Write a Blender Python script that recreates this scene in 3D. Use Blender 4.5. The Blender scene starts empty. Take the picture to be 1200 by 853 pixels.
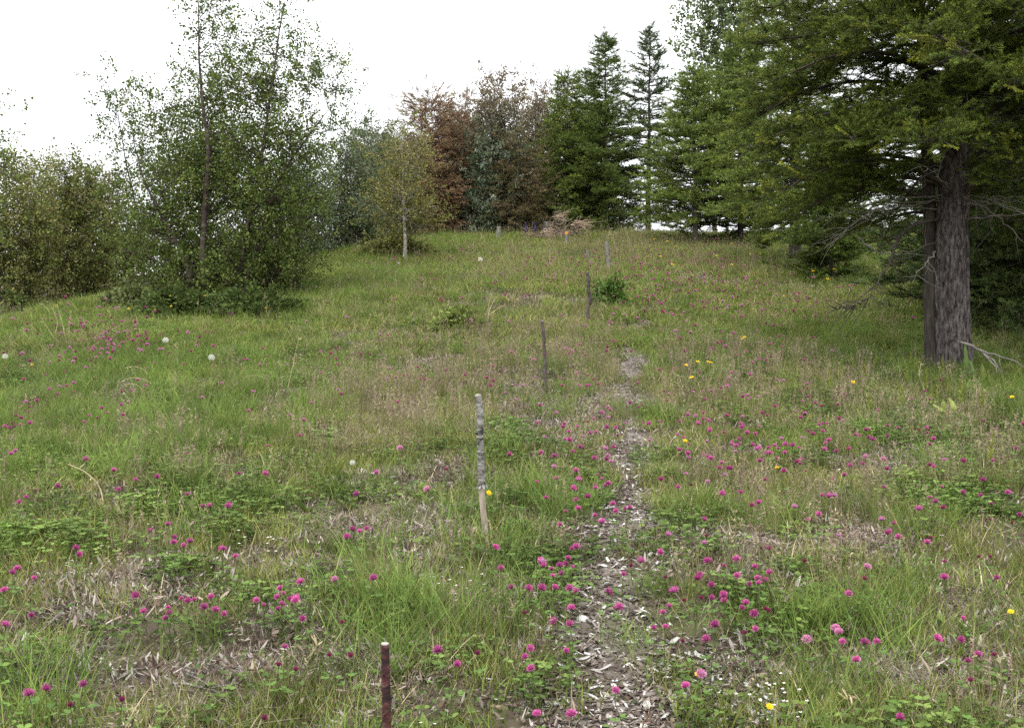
import bpy, math, random
import numpy as np
from mathutils import Vector

rnd = random.Random(7)
rng = np.random.default_rng(11)
S = bpy.context.scene
COL = S.collection
R = math.radians

# ------------------------------------------------------------------ camera
EYE = 1.6
F = 1153.0                      # focal length in pixels of the 1200 px wide photograph
cam_d = bpy.data.cameras.new('camera')
cam_d.sensor_width = 36.0
cam_d.lens = 36.0 * F / 1200.0
cam_d.clip_start = 0.05
cam_d.clip_end = 2000.0
cam = bpy.data.objects.new('camera', cam_d)
COL.objects.link(cam)
cam.location = (0, 0, EYE)
cam.rotation_euler = (R(90), 0, 0)
S.camera = cam

# ------------------------------------------------------------------ overcast sky, weak sun
SUN_EL, SUN_AZ = R(58), R(205)   # azimuth measured clockwise from +Y: high, behind the camera
w = bpy.data.worlds.new('World')
S.world = w
w.use_nodes = True
wn, wl = w.node_tree.nodes, w.node_tree.links
wn.clear()
out = wn.new('ShaderNodeOutputWorld')
bg = wn.new('ShaderNodeBackground')
sky = wn.new('ShaderNodeTexSky')
sky.sky_type = 'NISHITA'
sky.sun_disc = False
sky.sun_elevation = SUN_EL
sky.sun_rotation = SUN_AZ
sky.air_density = 1.0
sky.dust_density = 4.0
hsv = wn.new('ShaderNodeHueSaturation')
hsv.inputs['Saturation'].default_value = 0.12
mx = wn.new('ShaderNodeMix')
mx.data_type = 'RGBA'
mx.inputs['Factor'].default_value = 0.8
# an even cloud layer, three times as bright overhead as at the horizon (standard overcast sky)
wtc = wn.new('ShaderNodeTexCoord'); wsp = wn.new('ShaderNodeSeparateXYZ')
wmr = wn.new('ShaderNodeMapRange'); wmr.inputs[3].default_value = 6.0; wmr.inputs[4].default_value = 18.0
wcm = wn.new('ShaderNodeMix'); wcm.data_type = 'RGBA'; wcm.blend_type = 'MULTIPLY'; wcm.inputs['Factor'].default_value = 1
wcm.inputs[7].default_value = (.95, .985, 1.0, 1)
wl.new(wtc.outputs['Generated'], wsp.inputs[0]); wl.new(wsp.outputs[2], wmr.inputs[0]); wl.new(wmr.outputs[0], wcm.inputs[6]); wl.new(wcm.outputs[2], mx.inputs[7])
wl.new(sky.outputs[0], hsv.inputs['Color'])
wl.new(hsv.outputs[0], mx.inputs[6])
wl.new(mx.outputs[2], bg.inputs['Color'])
bg.inputs['Strength'].default_value = 0.15
wl.new(bg.outputs[0], out.inputs[0])

sun_d = bpy.data.lights.new('sun', 'SUN')
sun_d.energy = 1.4
sun_d.angle = R(14)
sun_d.color = (1.0, 0.96, 0.9)
sun = bpy.data.objects.new('sun', sun_d)
COL.objects.link(sun)
sdir = Vector((math.sin(SUN_AZ) * math.cos(SUN_EL), math.cos(SUN_AZ) * math.cos(SUN_EL), math.sin(SUN_EL)))
sun.rotation_euler = sdir.to_track_quat('Z', 'Y').to_euler()
sun.location = sdir * 50

S.view_settings.view_transform = 'Standard'
S.view_settings.look = 'None'
S.view_settings.exposure = 0.68
S.view_settings.gamma = 1.0
S.render.engine = 'CYCLES'
S.cycles.max_bounces = 4
S.cycles.diffuse_bounces = 2
S.cycles.transmission_bounces = 4
S.cycles.use_denoising = False
S.cycles.use_adaptive_sampling = False

# ------------------------------------------------------------------ helpers: noise, terrain
def _hash(ix, iy, seed):
    h = (ix.astype(np.int64) * 374761393 + iy.astype(np.int64) * 668265263 + seed * 144665) & 0xffffffff
    h = ((h ^ (h >> 13)) * 1274126177) & 0xffffffff
    h = h ^ (h >> 16)
    return (h & 0xffff) / 65535.0

def vnoise(x, y, seed=0):
    x = np.asarray(x, float); y = np.asarray(y, float)
    ix = np.floor(x); iy = np.floor(y)
    fx = x - ix; fy = y - iy
    fx = fx * fx * (3 - 2 * fx); fy = fy * fy * (3 - 2 * fy)
    a = _hash(ix, iy, seed); b = _hash(ix + 1, iy, seed)
    c = _hash(ix, iy + 1, seed); d = _hash(ix + 1, iy + 1, seed)
    return (a * (1 - fx) + b * fx) * (1 - fy) + (c * (1 - fx) + d * fx) * fy

def fbm(x, y, seed=0, oct=3):
    s = 0; a = 0.5; t = 0
    for k in range(oct):
        s = s + a * vnoise(x * 2 ** k, y * 2 ** k, seed + 17 * k); t += a; a *= 0.5
    return s / t

_ky = [-400, -30, -5, 0, 3.2, 5.2, 9.7, 15.2, 19, 24, 28, 31, 33, 35, 38, 45, 60, 100, 600]
_kz = [-6, -3.2, -.62, 0, .42, .68, 1.27, 2.20, 2.92, 3.90, 4.78, 5.46, 5.90, 6.08, 5.95, 5.2, 3.2, 0.5, -3]
_py = np.arange(-400, 600, 0.25)
_pz = np.interp(_py, _ky, _kz)
_k = np.ones(9) / 9
_pz = np.convolve(np.pad(_pz, 4, 'edge'), _k, 'valid')
_ey = [-20, 0, 10, 14, 17, 24, 31, 34, 60]
_ex = [-22, -16, -9.6, -7.6, -7.2, -6.0, -2.6, -1.0, 2.0]

HOLLOWS = []   # (x, y, rx, ry, depth) filled in below

def ground_z(x, y):
    x = np.asarray(x, float); y = np.asarray(y, float)
    z = np.interp(y, _py, _pz)
    e = np.interp(y, _ey, _ex) - x
    e = np.where(e > 0, e * e / (e + 1.2), 0)
    z = z - np.minimum(0.34 * e, 3.0)
    near = 1 / (1 + (np.hypot(x, y - 12) / 40) ** 4)
    z = z + near * (0.16 * (fbm(x / 2.4, y / 2.4, 3) - .5) + 0.07 * (fbm(x / .55, y / .55, 9) - .5))
    for hx, hy, rx, ry, dp in HOLLOWS:
        z = z - dp * np.exp(-((x - hx) / rx) ** 2 - ((y - hy) / ry) ** 2)
    return z

def gz(x, y):
    return float(ground_z(np.array([x]), np.array([y]))[0])

def on_ground(px, py, h=0.0):
    """world point on the ground (raised by h) seen in the photograph at px, py"""
    d = np.concatenate([np.arange(1.5, 14, .02), np.arange(14, 45, .05)])
    zz = EYE + (426.5 - py) / F * d
    g = ground_z((px - 600) / F * d, d) + h
    hit = np.nonzero(zz <= g)[0]
    dd = d[hit[0]] if len(hit) else 34.0
    x = (px - 600) / F * dd
    return x, dd, gz(x, dd)

for a in ((415, 640, .24, .13, .20), (372, 655, .13, .09, .16), (250, 762, .22, .10, .15), (75, 735, .16, .10, .14), (1188, 640, .13, .11, .26), (745, 560, .12, .25, .06)):
    _x, _y, _ = on_ground(a[0], a[1])
    HOLLOWS.append((_x, _y, a[2], a[3], a[4]))

# ------------------------------------------------------------------ helpers: meshes
class MB:
    def __init__(s):
        s.v = []; s.c = []; s.f3 = []; s.f4 = []; s.n = 0; s.m3 = []; s.m4 = []; s.mi = 0
    def add(s, v, f, col=(1, 1, 1)):
        v = np.asarray(v, float).reshape(-1, 3)
        c = np.asarray(col, float)
        if c.ndim == 1:
            c = np.tile(c[:3], (len(v), 1))
        f = np.asarray(f, int)
        s.v.append(v); s.c.append(c)
        if f.shape[1] == 3:
            s.f3.append(f + s.n); s.m3.append(np.full(len(f), s.mi))
        else:
            s.f4.append(f + s.n); s.m4.append(np.full(len(f), s.mi))
        s.n += len(v)
    def tube(s, pts, rad, sides=6, col=(1, 1, 1), cap=True):
        pts = np.asarray(pts, float); n = len(pts)
        rad = np.broadcast_to(np.asarray(rad, float), (n,))
        t = np.gradient(pts, axis=0)
        t /= np.linalg.norm(t, axis=1)[:, None] + 1e-9
        ref = np.array([0.13, 0.97, 0.2]) if abs(t[0, 1]) < .8 else np.array([1.0, .1, 0])
        u = np.cross(t, ref); u /= np.linalg.norm(u, axis=1)[:, None] + 1e-9
        w_ = np.cross(t, u)
        a = np.arange(sides) * 2 * math.pi / sides
        ring = pts[:, None, :] + rad[:, None, None] * (np.cos(a)[None, :, None] * u[:, None, :] + np.sin(a)[None, :, None] * w_[:, None, :])
        i = np.arange(n - 1)[:, None] * sides; j = np.arange(sides)[None, :]; k = (j + 1) % sides
        f = np.stack([i + j, i + k, i + sides + k, i + sides + j], -1).reshape(-1, 4)
        s.add(ring, f, col)
        if cap:
            v = np.concatenate([ring[-1], pts[-1:]])
            s.add(v, [(q, (q + 1) % sides, sides) for q in range(sides)], col)
    def mesh(s, name, mats, smooth=False):
        me = bpy.data.meshes.new(name)
        v = np.concatenate(s.v)
        f3 = np.concatenate(s.f3) if s.f3 else np.zeros((0, 3), int)
        f4 = np.concatenate(s.f4) if s.f4 else np.zeros((0, 4), int)
        n3, n4 = len(f3), len(f4)
        me.vertices.add(len(v)); me.vertices.foreach_set('co', v.astype(np.float32).ravel())
        me.loops.add(n3 * 3 + n4 * 4)
        me.loops.foreach_set('vertex_index', np.concatenate([f3.ravel(), f4.ravel()]).astype(np.int32))
        me.polygons.add(n3 + n4)
        st = np.concatenate([np.arange(n3) * 3, n3 * 3 + np.arange(n4) * 4]).astype(np.int32)
        me.polygons.foreach_set('loop_start', st)
        mi = np.concatenate((s.m3 + s.m4)).astype(np.int32)
        me.polygons.foreach_set('material_index', mi)
        if smooth:
            me.polygons.foreach_set('use_smooth', np.ones(n3 + n4, bool))
        at = me.attributes.new('c', 'FLOAT_COLOR', 'POINT')
        cc = np.ones((len(v), 4), np.float32); cc[:, :3] = np.concatenate(s.c)
        at.data.foreach_set('color', cc.ravel())
        for m in (mats if isinstance(mats, (list, tuple)) else [mats]):
            me.materials.append(m)
        me.update(calc_edges=True)
        me.validate()
        return me

def link(name, me, parent=None, loc=None, rot=None, scale=None, **props):
    o = bpy.data.objects.new(name, me)
    COL.objects.link(o)
    if parent is not None:
        o.parent = parent
    if loc is not None: o.location = loc
    if rot is not None: o.rotation_euler = rot
    if scale is not None: o.scale = scale
    for k, v in props.items():
        o[k] = v
    return o

def thing(name, label, cat, loc=(0, 0, 0), rz=0.0, group=None):
    o = link(name, None, None, loc, (0, 0, rz), None, label=label, category=cat)
    o.empty_display_size = 0.1
    if group: o['group'] = group
    return o

def smooth_line(pts, n):
    """resample a control polyline with a Catmull-Rom curve"""
    p = np.asarray(pts, float)
    p = np.concatenate([2 * p[:1] - p[1:2], p, 2 * p[-1:] - p[-2:-1]])
    t = np.linspace(0, len(p) - 3 - 1e-6, n)
    i = t.astype(int); f = (t - i)[:, None]
    a, b, c, d = p[i], p[i + 1], p[i + 2], p[i + 3]
    return .5 * ((2 * b) + (-a + c) * f + (2 * a - 5 * b + 4 * c - d) * f ** 2 + (-a + 3 * b - 3 * c + d) * f ** 3)

# ------------------------------------------------------------------ materials
def new_mat(name):
    m = bpy.data.materials.new(name)
    m.use_nodes = True
    n, l = m.node_tree.nodes, m.node_tree.links
    n.clear()
    o = n.new('ShaderNodeOutputMaterial')
    return m, n, l, o

def foliage_mat(name, instanced=True, transl=0.28, rough=0.6, spec=0.08):
    """colour from the plant's own leaf colours, times a colour carried by each instance"""
    m, n, l, o = new_mat(name)
    a = n.new('ShaderNodeAttribute'); a.attribute_name = 'c'
    colr = a.outputs['Color']
    if instanced:
        b = n.new('ShaderNodeAttribute'); b.attribute_name = 'tcol'; b.attribute_type = 'INSTANCER'
        mu = n.new('ShaderNodeMix'); mu.data_type = 'RGBA'; mu.blend_type = 'MULTIPLY'; mu.inputs['Factor'].default_value = 1
        l.new(colr, mu.inputs[6]); l.new(b.outputs['Color'], mu.inputs[7])
        colr = mu.outputs[2]
    tc = n.new('ShaderNodeTexCoord')
    no = n.new('ShaderNodeTexNoise'); no.inputs['Scale'].default_value = 9
    l.new(tc.outputs['Object'], no.inputs['Vector'])
    mr = n.new('ShaderNodeMapRange'); mr.inputs[3].default_value = .8; mr.inputs[4].default_value = 1.2
    l.new(no.outputs['Fac'], mr.inputs[0])
    m2 = n.new('ShaderNodeMix'); m2.data_type = 'RGBA'; m2.blend_type = 'MULTIPLY'; m2.inputs['Factor'].default_value = 1
    l.new(colr, m2.inputs[6]); l.new(mr.outputs[0], m2.inputs[7])
    p = n.new('ShaderNodeBsdfPrincipled')
    p.inputs['Roughness'].default_value = rough
    p.inputs['Specular IOR Level'].default_value = spec
    t = n.new('ShaderNodeBsdfTranslucent')
    l.new(m2.outputs[2], p.inputs['Base Color']); l.new(m2.outputs[2], t.inputs['Color'])
    mixs = n.new('ShaderNodeMixShader'); mixs.inputs[0].default_value = transl
    l.new(p.outputs[0], mixs.inputs[1]); l.new(t.outputs[0], mixs.inputs[2])
    l.new(mixs.outputs[0], o.inputs[0])
    return m

def rough_mat(name, stops, scale=(6, 6, 6), detail=6, bump=0.4, rough=0.9, use_c=False, dist=0.0):
    """noise-driven colour ramp with bump, in object space"""
    m, n, l, o = new_mat(name)
    tc = n.new('ShaderNodeTexCoord')
    mp = n.new('ShaderNodeMapping'); mp.inputs['Scale'].default_value = scale
    l.new(tc.outputs['Object'], mp.inputs[0])
    no = n.new('ShaderNodeTexNoise'); no.inputs['Scale'].default_value = 1.0
    no.inputs['Detail'].default_value = detail; no.inputs['Roughness'].default_value = .65
    no.inputs['Distortion'].default_value = dist
    l.new(mp.outputs[0], no.inputs['Vector'])
    cr = n.new('ShaderNodeValToRGB')
    el = cr.color_ramp.elements
    while len(el) < len(stops): el.new(.5)
    for e, (ps, c) in zip(el, stops):
        e.position = ps; e.color = (*c, 1)
    l.new(no.outputs['Fac'], cr.inputs[0])
    colr = cr.outputs[0]
    if use_c:
        a = n.new('ShaderNodeAttribute'); a.attribute_name = 'c'
        mu = n.new('ShaderNodeMix'); mu.data_type = 'RGBA'; mu.blend_type = 'MULTIPLY'; mu.inputs['Factor'].default_value = 1
        l.new(colr, mu.inputs[6]); l.new(a.outputs['Color'], mu.inputs[7]); colr = mu.outputs[2]
    p = n.new('ShaderNodeBsdfPrincipled'); p.inputs['Roughness'].default_value = rough
    p.inputs['Specular IOR Level'].default_value = .2
    bp = n.new('ShaderNodeBump'); bp.inputs['Strength'].default_value = bump; bp.inputs['Distance'].default_value = .02
    l.new(no.outputs['Fac'], bp.inputs['Height'])
    l.new(colr, p.inputs['Base Color']); l.new(bp.outputs[0], p.inputs['Normal'])
    l.new(p.outputs[0], o.inputs[0])
    return m

M = {}
M['leaf'] = foliage_mat('plant_leaf')
M['needle'] = foliage_mat('conifer_needle', transl=.18, rough=.5)
M['own'] = foliage_mat('plant_own_colour', instanced=False, transl=.25)
M['straw'] = foliage_mat('dry_straw', transl=.15, rough=.7)
M['chip'] = foliage_mat('wood_chip_scatter', transl=0.0, rough=.85)
M['soil'] = rough_mat('meadow_soil', [(.28, (.035, .026, .02)), (.45, (.08, .06, .043)), (.6, (.085, .085, .04)), (.78, (.18, .155, .12))], (3.1, 3.1, 3.1), 9, .8)
M['path'] = rough_mat('path_litter', [(.3, (.05, .038, .031)), (.5, (.11, .09, .075)), (.7, (.23, .205, .185))], (14, 14, 14), 8, .9)
M['bark_dark'] = rough_mat('bark_dark', [(.3, (.03, .024, .02)), (.6, (.075, .062, .052)), (.8, (.12, .105, .09))], (14, 14, 4), 6, .6)
M['bark_grey'] = rough_mat('bark_grey', [(.3, (.06, .05, .042)), (.6, (.13, .11, .095)), (.8, (.22, .20, .18))], (12, 12, 4), 6, .6)
M['bark_birch'] = rough_mat('bark_birch', [(.36, (.02, .016, .015)), (.50, (.06, .043, .037)), (.64, (.12, .092, .08)), (.78, (.34, .31, .285))], (5, 5, 16), 5, .4)
M['bark_pale'] = rough_mat('bark_pale', [(.36, (.05, .042, .036)), (.48, (.28, .245, .21)), (.7, (.52, .485, .44))], (8, 8, 26), 4, .3)
M['bark_pine'] = rough_mat('bark_conifer', [(.36, (.016, .012, .012)), (.45, (.055, .044, .042)), (.54, (.11, .092, .088)), (.68, (.20, .178, .17))], (34, 34, 9), 10, 1.0, dist=.4)
M['dead'] = rough_mat('dead_twig', [(.3, (.09, .08, .068)), (.7, (.26, .235, .21))], (10, 10, 10), 4, .3)
M['pale_dry'] = rough_mat('dry_stem', [(.3, (.30, .23, .13)), (.7, (.52, .44, .28))], (10, 10, 10), 4, .2)
M['brush'] = rough_mat('dry_brush', [(.3, (.20, .14, .10)), (.7, (.40, .30, .22))], (6, 6, 6), 4, .3)
M['stem'] = rough_mat('green_stem', [(.3, (.07, .10, .025)), (.7, (.14, .16, .05))], (20, 20, 20), 3, .1)
M['red_stem'] = rough_mat('reddish_stem', [(.3, (.14, .10, .05)), (.7, (.26, .17, .09))], (20, 20, 20), 3, .1)
M['stone'] = rough_mat('pale_stone', [(.3, (.34, .32, .30)), (.7, (.62, .60, .58))], (30, 30, 30), 5, .4)
M['chip_pale'] = rough_mat('wood_chip_pale', [(.3, (.30, .27, .24)), (.7, (.60, .575, .55))], (9, 60, 60), 5, .4)
M['chip_dark'] = rough_mat('wood_chip_brown', [(.3, (.09, .072, .06)), (.7, (.28, .24, .205))], (9, 60, 60), 5, .4)

# ------------------------------------------------------------------ instancing of what nobody could count
SRC = {}
def source(kind, meshes):
    """keeps the small plant pieces that a geometry-nodes scatter repeats"""
    obs = []
    for i, me in enumerate(meshes):
        obs.append(bpy.data.objects.new(kind + '_piece', me))
    ng = bpy.data.node_groups.new('scatter_' + kind, 'GeometryNodeTree')
    ng.interface.new_socket('Geometry', in_out='INPUT', socket_type='NodeSocketGeometry')
    ng.interface.new_socket('Geometry', in_out='OUTPUT', socket_type='NodeSocketGeometry')
    n, l = ng.nodes, ng.links
    gi, go = n.new('NodeGroupInput'), n.new('NodeGroupOutput')
    jn = n.new('GeometryNodeJoinGeometry')
    for ob in obs:
        oi = n.new('GeometryNodeObjectInfo'); oi.inputs['Object'].default_value = ob
        oi.inputs['As Instance'].default_value = False
        g2 = n.new('GeometryNodeGeometryToInstance')
        l.new(oi.outputs['Geometry'], g2.inputs[0]); l.new(g2.outputs[0], jn.inputs[0])
    ip = n.new('GeometryNodeInstanceOnPoints')
    ip.inputs['Pick Instance'].default_value = True
    def attr(nm, ty):
        a = n.new('GeometryNodeInputNamedAttribute'); a.data_type = ty; a.inputs['Name'].default_value = nm
        return a.outputs['Attribute']
    l.new(gi.outputs[0], ip.inputs['Points']); l.new(jn.outputs[0], ip.inputs['Instance'])
    l.new(attr('idx', 'INT'), ip.inputs['Instance Index'])
    l.new(attr('rot', 'FLOAT_VECTOR'), ip.inputs['Rotation'])
    l.new(attr('scl', 'FLOAT'), ip.inputs['Scale'])
    l.new(ip.outputs[0], go.inputs[0])
    SRC[kind] = (ng, len(obs))

def scatter(name, piece, pos, rot, scl, tcol, parent=None, **props):
    ng, nvar = SRC[piece]
    pos = np.asarray(pos, np.float32); n = len(pos)
    me = bpy.data.meshes.new(name)
    me.vertices.add(n); me.vertices.foreach_set('co', pos.ravel())
    me.attributes.new('rot', 'FLOAT_VECTOR', 'POINT').data.foreach_set('vector', np.asarray(rot, np.float32).ravel())
    me.attributes.new('scl', 'FLOAT', 'POINT').data.foreach_set('value', np.asarray(scl, np.float32))
    me.attributes.new('idx', 'INT', 'POINT').data.foreach_set('value', rng.integers(0, nvar, n).astype(np.int32))
    tc = np.ones((n, 4), np.float32); tc[:, :3] = tcol
    me.attributes.new('tcol', 'FLOAT_COLOR', 'POINT').data.foreach_set('color', tc.ravel())
    o = link(name, me, parent, **props)
    md = o.modifiers.new('scatter', 'NODES'); md.node_group = ng
    return o

def dir_rot(d):
    """euler that turns local +X along d, with a random roll"""
    d = np.asarray(d, float); d = d / (np.linalg.norm(d, axis=1)[:, None] + 1e-9)
    r = np.zeros_like(d)
    r[:, 2] = np.arctan2(d[:, 1], d[:, 0]); r[:, 1] = -np.arcsin(np.clip(d[:, 2], -1, 1))
    r[:, 0] = rng.uniform(-.6, .6, len(d))
    return r

# ---- pieces
def blades(mb, n, Rr, L, W, lean, curve, cols, up=1.0, seedhead=None):
    a = rng.uniform(0, 2 * math.pi, n); r = Rr * np.sqrt(rng.uniform(0, 1, n))
    b = np.stack([r * np.cos(a), r * np.sin(a), np.full(n, -.012)], 1)
    th = rng.uniform(0, 2 * math.pi, n)
    o = np.stack([np.cos(th), np.sin(th), np.zeros(n)], 1)
    sd = np.stack([-np.sin(th + rng.normal(0, .7, n)), np.cos(th + rng.normal(0, .7, n)), np.zeros(n)], 1)
    ln = rng.uniform(*L, n); wd = rng.uniform(*W, n); le = rng.uniform(*lean, n); cu = rng.uniform(*curve, n)
    ts = [0, .35, .7, 1.0]; ws = [.8, 1.0, .7, .08]
    vs = []
    for t, ww in zip(ts, ws):
        zc = ln * up * (t - .35 * cu * t * t)
        p = b + o * (ln * (le * t + cu * t * t))[:, None]; p[:, 2] += zc
        h = sd * (wd * ww / 2)[:, None]
        vs += [p - h, p + h]
    v = np.stack(vs, 1).reshape(-1, 3)
    f = []
    base = np.arange(n)[:, None] * 8
    for k in range(3):
        f.append(base + np.array([2 * k, 2 * k + 1, 2 * k + 3, 2 * k + 2])[None])
    f = np.concatenate(f)
    ci = cols[rng.integers(0, len(cols), n)] * rng.uniform(.75, 1.25, (n, 1))
    mb.add(v, f, np.repeat(ci, 8, axis=0))
    tip = (v.reshape(n, 8, 3)[:, 6] + v.reshape(n, 8, 3)[:, 7]) / 2
    return tip, o

def oval(mb, base, d, nrm, L, W, col, fold=.0):
    """a leaf: six-sided oval from base along d"""
    d = np.asarray(d, float); d /= np.linalg.norm(d) + 1e-9
    s = np.cross(nrm, d); s /= np.linalg.norm(s) + 1e-9
    u = np.cross(d, s)
    b = np.asarray(base, float)
    v = [b, b + d * L * .35 + s * W * .5 + u * fold * W, b + d * L * .75 + s * W * .38 + u * fold * W, b + d * L,
         b + d * L * .75 - s * W * .38 + u * fold * W, b + d * L * .35 - s * W * .5 + u * fold * W]
    mb.add(v, [(0, 1, 2, 3), (0, 3, 4, 5)], col)

def rand_dir(up=0.3):
    a = rng.uniform(0, 2 * math.pi); z = rng.uniform(-1, 1) * (1 - up) + up
    r = math.sqrt(max(0, 1 - min(1, z * z)))
    return np.array([r * math.cos(a), r * math.sin(a), z])

G_GREEN = np.array([(.125, .17, .036), (.15, .19, .042), (.105, .15, .034), (.175, .20, .05), (.21, .21, .075), (.34, .30, .18)])
G_LUSH = np.array([(.095, .16, .038), (.11, .18, .042), (.14, .20, .048), (.175, .215, .06)])
G_FINE = np.array([(.18, .20, .06), (.22, .22, .085), (.27, .24, .12), (.24, .18, .12), (.20, .20, .07)])
G_DRY = np.array([(.27, .215, .145), (.34, .285, .21), (.20, .15, .115), (.25, .21, .175), (.40, .36, .29)])

def mk_grass(cols, n, Rr, L, W, lean=(.1, .5), curve=(.05, .5), heads=0):
    mb = MB()
    tip, o = blades(mb, n, Rr, L, W, lean, curve, cols)
    if heads:
        for i in range(heads):
            h = rng.uniform(L[1] * .9, L[1] * 1.5); a = rng.uniform(0, 6.28); r = Rr * rng.uniform(0, 1)
            b = np.array([r * math.cos(a), r * math.sin(a), 0]); ln = rng.normal(0, .12, 2)
            top = b + np.array([ln[0] * h, ln[1] * h, h])
            c = np.array([(.26, .185, .15), (.30, .23, .17), (.33, .28, .17)][rng.integers(0, 3)])
            mb.tube([b, (b + top) / 2 + rng.normal(0, .006, 3), top], .0008, 3, c * 1.1, cap=False)
            for q in range(7):
                p = top - np.array([ln[0], ln[1], 1]) * rng.uniform(0, .3) * h
                oval(mb, p, rand_dir(.4), rand_dir(0), rng.uniform(.012, .024), .005, c * rng.uniform(.7, 1.3))
    return mb
for k in ('grass', 'grassfar', 'finefar', 'lush', 'fine', 'clover', 'straw', 'herb', 'broad', 'white', 'litter'):
    L = []
    for v in range(5):
        if k == 'grass':
            mb = mk_grass(G_GREEN, 80, .14, (.05, .14), (.0022, .0042))
        elif k == 'grassfar':
            mb = mk_grass(G_GREEN, 56, .20, (.07, .17), (.0055, .010), (.15, .7), (.1, .6))
        elif k == 'finefar':
            mb = mk_grass(G_FINE, 36, .20, (.12, .26), (.004, .007), (.05, .4), (.05, .4), heads=4)
        elif k == 'lush':
            mb = mk_grass(G_LUSH, 70, .13, (.14, .32), (.0025, .0048), (.05, .4), (.1, .6))
        elif k == 'fine':
            mb = mk_grass(G_FINE, 45, .13, (.10, .22), (.0014, .0028), (.05, .4), (.05, .4), heads=9)
        elif k == 'clover':
            mb = MB()
            for q in range(44):
                a = rng.uniform(0, 6.28); r = .15 * math.sqrt(rng.uniform(0, 1)); h = rng.uniform(.02, .12)
                b = np.array([r * math.cos(a), r * math.sin(a), -.01]); t = b + np.array([rng.normal(0, .02), rng.normal(0, .02), h])
                g = np.array([(.08, .135, .034), (.105, .165, .042), (.13, .185, .05), (.07, .11, .03)][rng.integers(0, 4)]) * rng.uniform(.8, 1.25)
                mb.tube([b, t], .0011, 3, g, cap=False)
                n0 = rand_dir(.8); th = rng.uniform(0, 6.28); sz = rng.uniform(.016, .03)
                for j in range(3):
                    an = th + j * 2.1
                    d = np.array([math.cos(an), math.sin(an), rng.uniform(-.1, .35)])
                    oval(mb, t, d, n0, sz, sz * .68, g * rng.uniform(.85, 1.15), .06)
        elif k == 'straw':
            mb = MB()
            blades(mb, 70, .18, (.06, .26), (.0015, .0034), (.5, 1.0), (-.3, .3), G_DRY, up=.22)
            blades(mb, 16, .15, (.06, .16), (.0015, .003), (.2, .6), (.1, .6), G_DRY, up=.7)
        elif k == 'herb':
            mb = MB()
            for q in range(90):
                a = rng.uniform(0, 6.28); r = .15 * math.sqrt(rng.uniform(0, 1))
                b = np.array([r * math.cos(a), r * math.sin(a), rng.uniform(-.005, .05)])
                g = np.array([(.06, .10, .03), (.085, .13, .036), (.12, .15, .05), (.13, .09, .06), (.18, .15, .095)][rng.integers(0, 5)])
                sz = rng.uniform(.010, .022)
                oval(mb, b, rand_dir(.25), rand_dir(.7), sz, sz * .6, g * rng.uniform(.75, 1.3))
        elif k == 'broad':
            mb = MB()
            for q in range(9):
                a = rng.uniform(0, 6.28); Ln = rng.uniform(.06, .14)
                d = np.array([math.cos(a), math.sin(a), rng.uniform(.3, 1.2)])
                g = np.array([(.14, .20, .05), (.17, .22, .055), (.11, .18, .045)][rng.integers(0, 3)])
                oval(mb, (0, 0, -.01), d, (0.1, 0, 1), Ln, Ln * .26, g * rng.uniform(.8, 1.2), .12)
        elif k == 'white':
            mb = MB()
            for q in range(11):
                a = rng.uniform(0, 6.28); r = .11 * math.sqrt(rng.uniform(0, 1)); h = rng.uniform(.05, .14)
                b = np.array([r * math.cos(a), r * math.sin(a), -.01]); t = b + np.array([rng.normal(0, .012), rng.normal(0, .012), h])
                mb.tube([b, t], .0007, 3, (.10, .13, .04), cap=False)
                for j in range(4):
                    oval(mb, t, (math.cos(j * 1.57), math.sin(j * 1.57), .3), (0, 0, 1), .007, .006, (.72, .70, .62))
        else:
            mb = MB()
            for q in range(110):
                a = rng.uniform(0, 6.28); r = .18 * math.sqrt(rng.uniform(0, 1))
                b = np.array([r * math.cos(a), r * math.sin(a), rng.uniform(0, .02)])
                g = np.array([(.15, .105, .085), (.24, .185, .155), (.085, .06, .05), (.36, .32, .285)][rng.integers(0, 4)])
                sz = rng.uniform(.012, .06)
                oval(mb, b, rand_dir(.1), rand_dir(.8), sz, min(.012, sz * rng.uniform(.06, .35)), g * rng.uniform(.7, 1.3))
        L.append(mb.mesh(k + '_tuft', M['straw'] if k in ('straw', 'litter') else M['leaf']))
    source(k, L)

# leaf sprigs for broad-leaved crowns: (size of leaf, number, reach)
def mk_sprig(nl, reach, Lf, Wf, droop=0.0):
    mb = MB()
    end = np.array([reach, rng.normal(0, .1 * reach), rng.normal(0, .1 * reach)])
    mb.tube([(0, 0, 0), end * .5 + rng.normal(0, .01, 3), end], [.004, .003, .0015], 3, (.35, .25, .2), cap=False)
    for q in range(nl):
        t = rng.uniform(.1, 1.05)
        b = end * t + rng.normal(0, reach * .16, 3)
        d = rand_dir(-.1 - droop); d[0] += .5
        g = rng.uniform(.65, 1.35) * np.array([rng.uniform(.92, 1.12), 1, rng.uniform(.8, 1.1)])
        sz = rng.uniform(.7, 1.25)
        oval(mb, b, d, rand_dir(.5), Lf * sz, Wf * sz, g, .08)
    return mb
source('birch', [mk_sprig(15, .26, .043, .034).mesh('birch_sprig', M['leaf']) for _ in range(6)])
source('willow', [mk_sprig(26, .36, .085, .036).mesh('willow_sprig', M['leaf']) for _ in range(6)])
source('poplar', [mk_sprig(16, .42, .11, .085).mesh('poplar_sprig', M['leaf']) for _ in range(6)])
source('shrub', [mk_sprig(14, .10, .035, .02).mesh('shrub_sprig', M['leaf']) for _ in range(5)])

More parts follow.
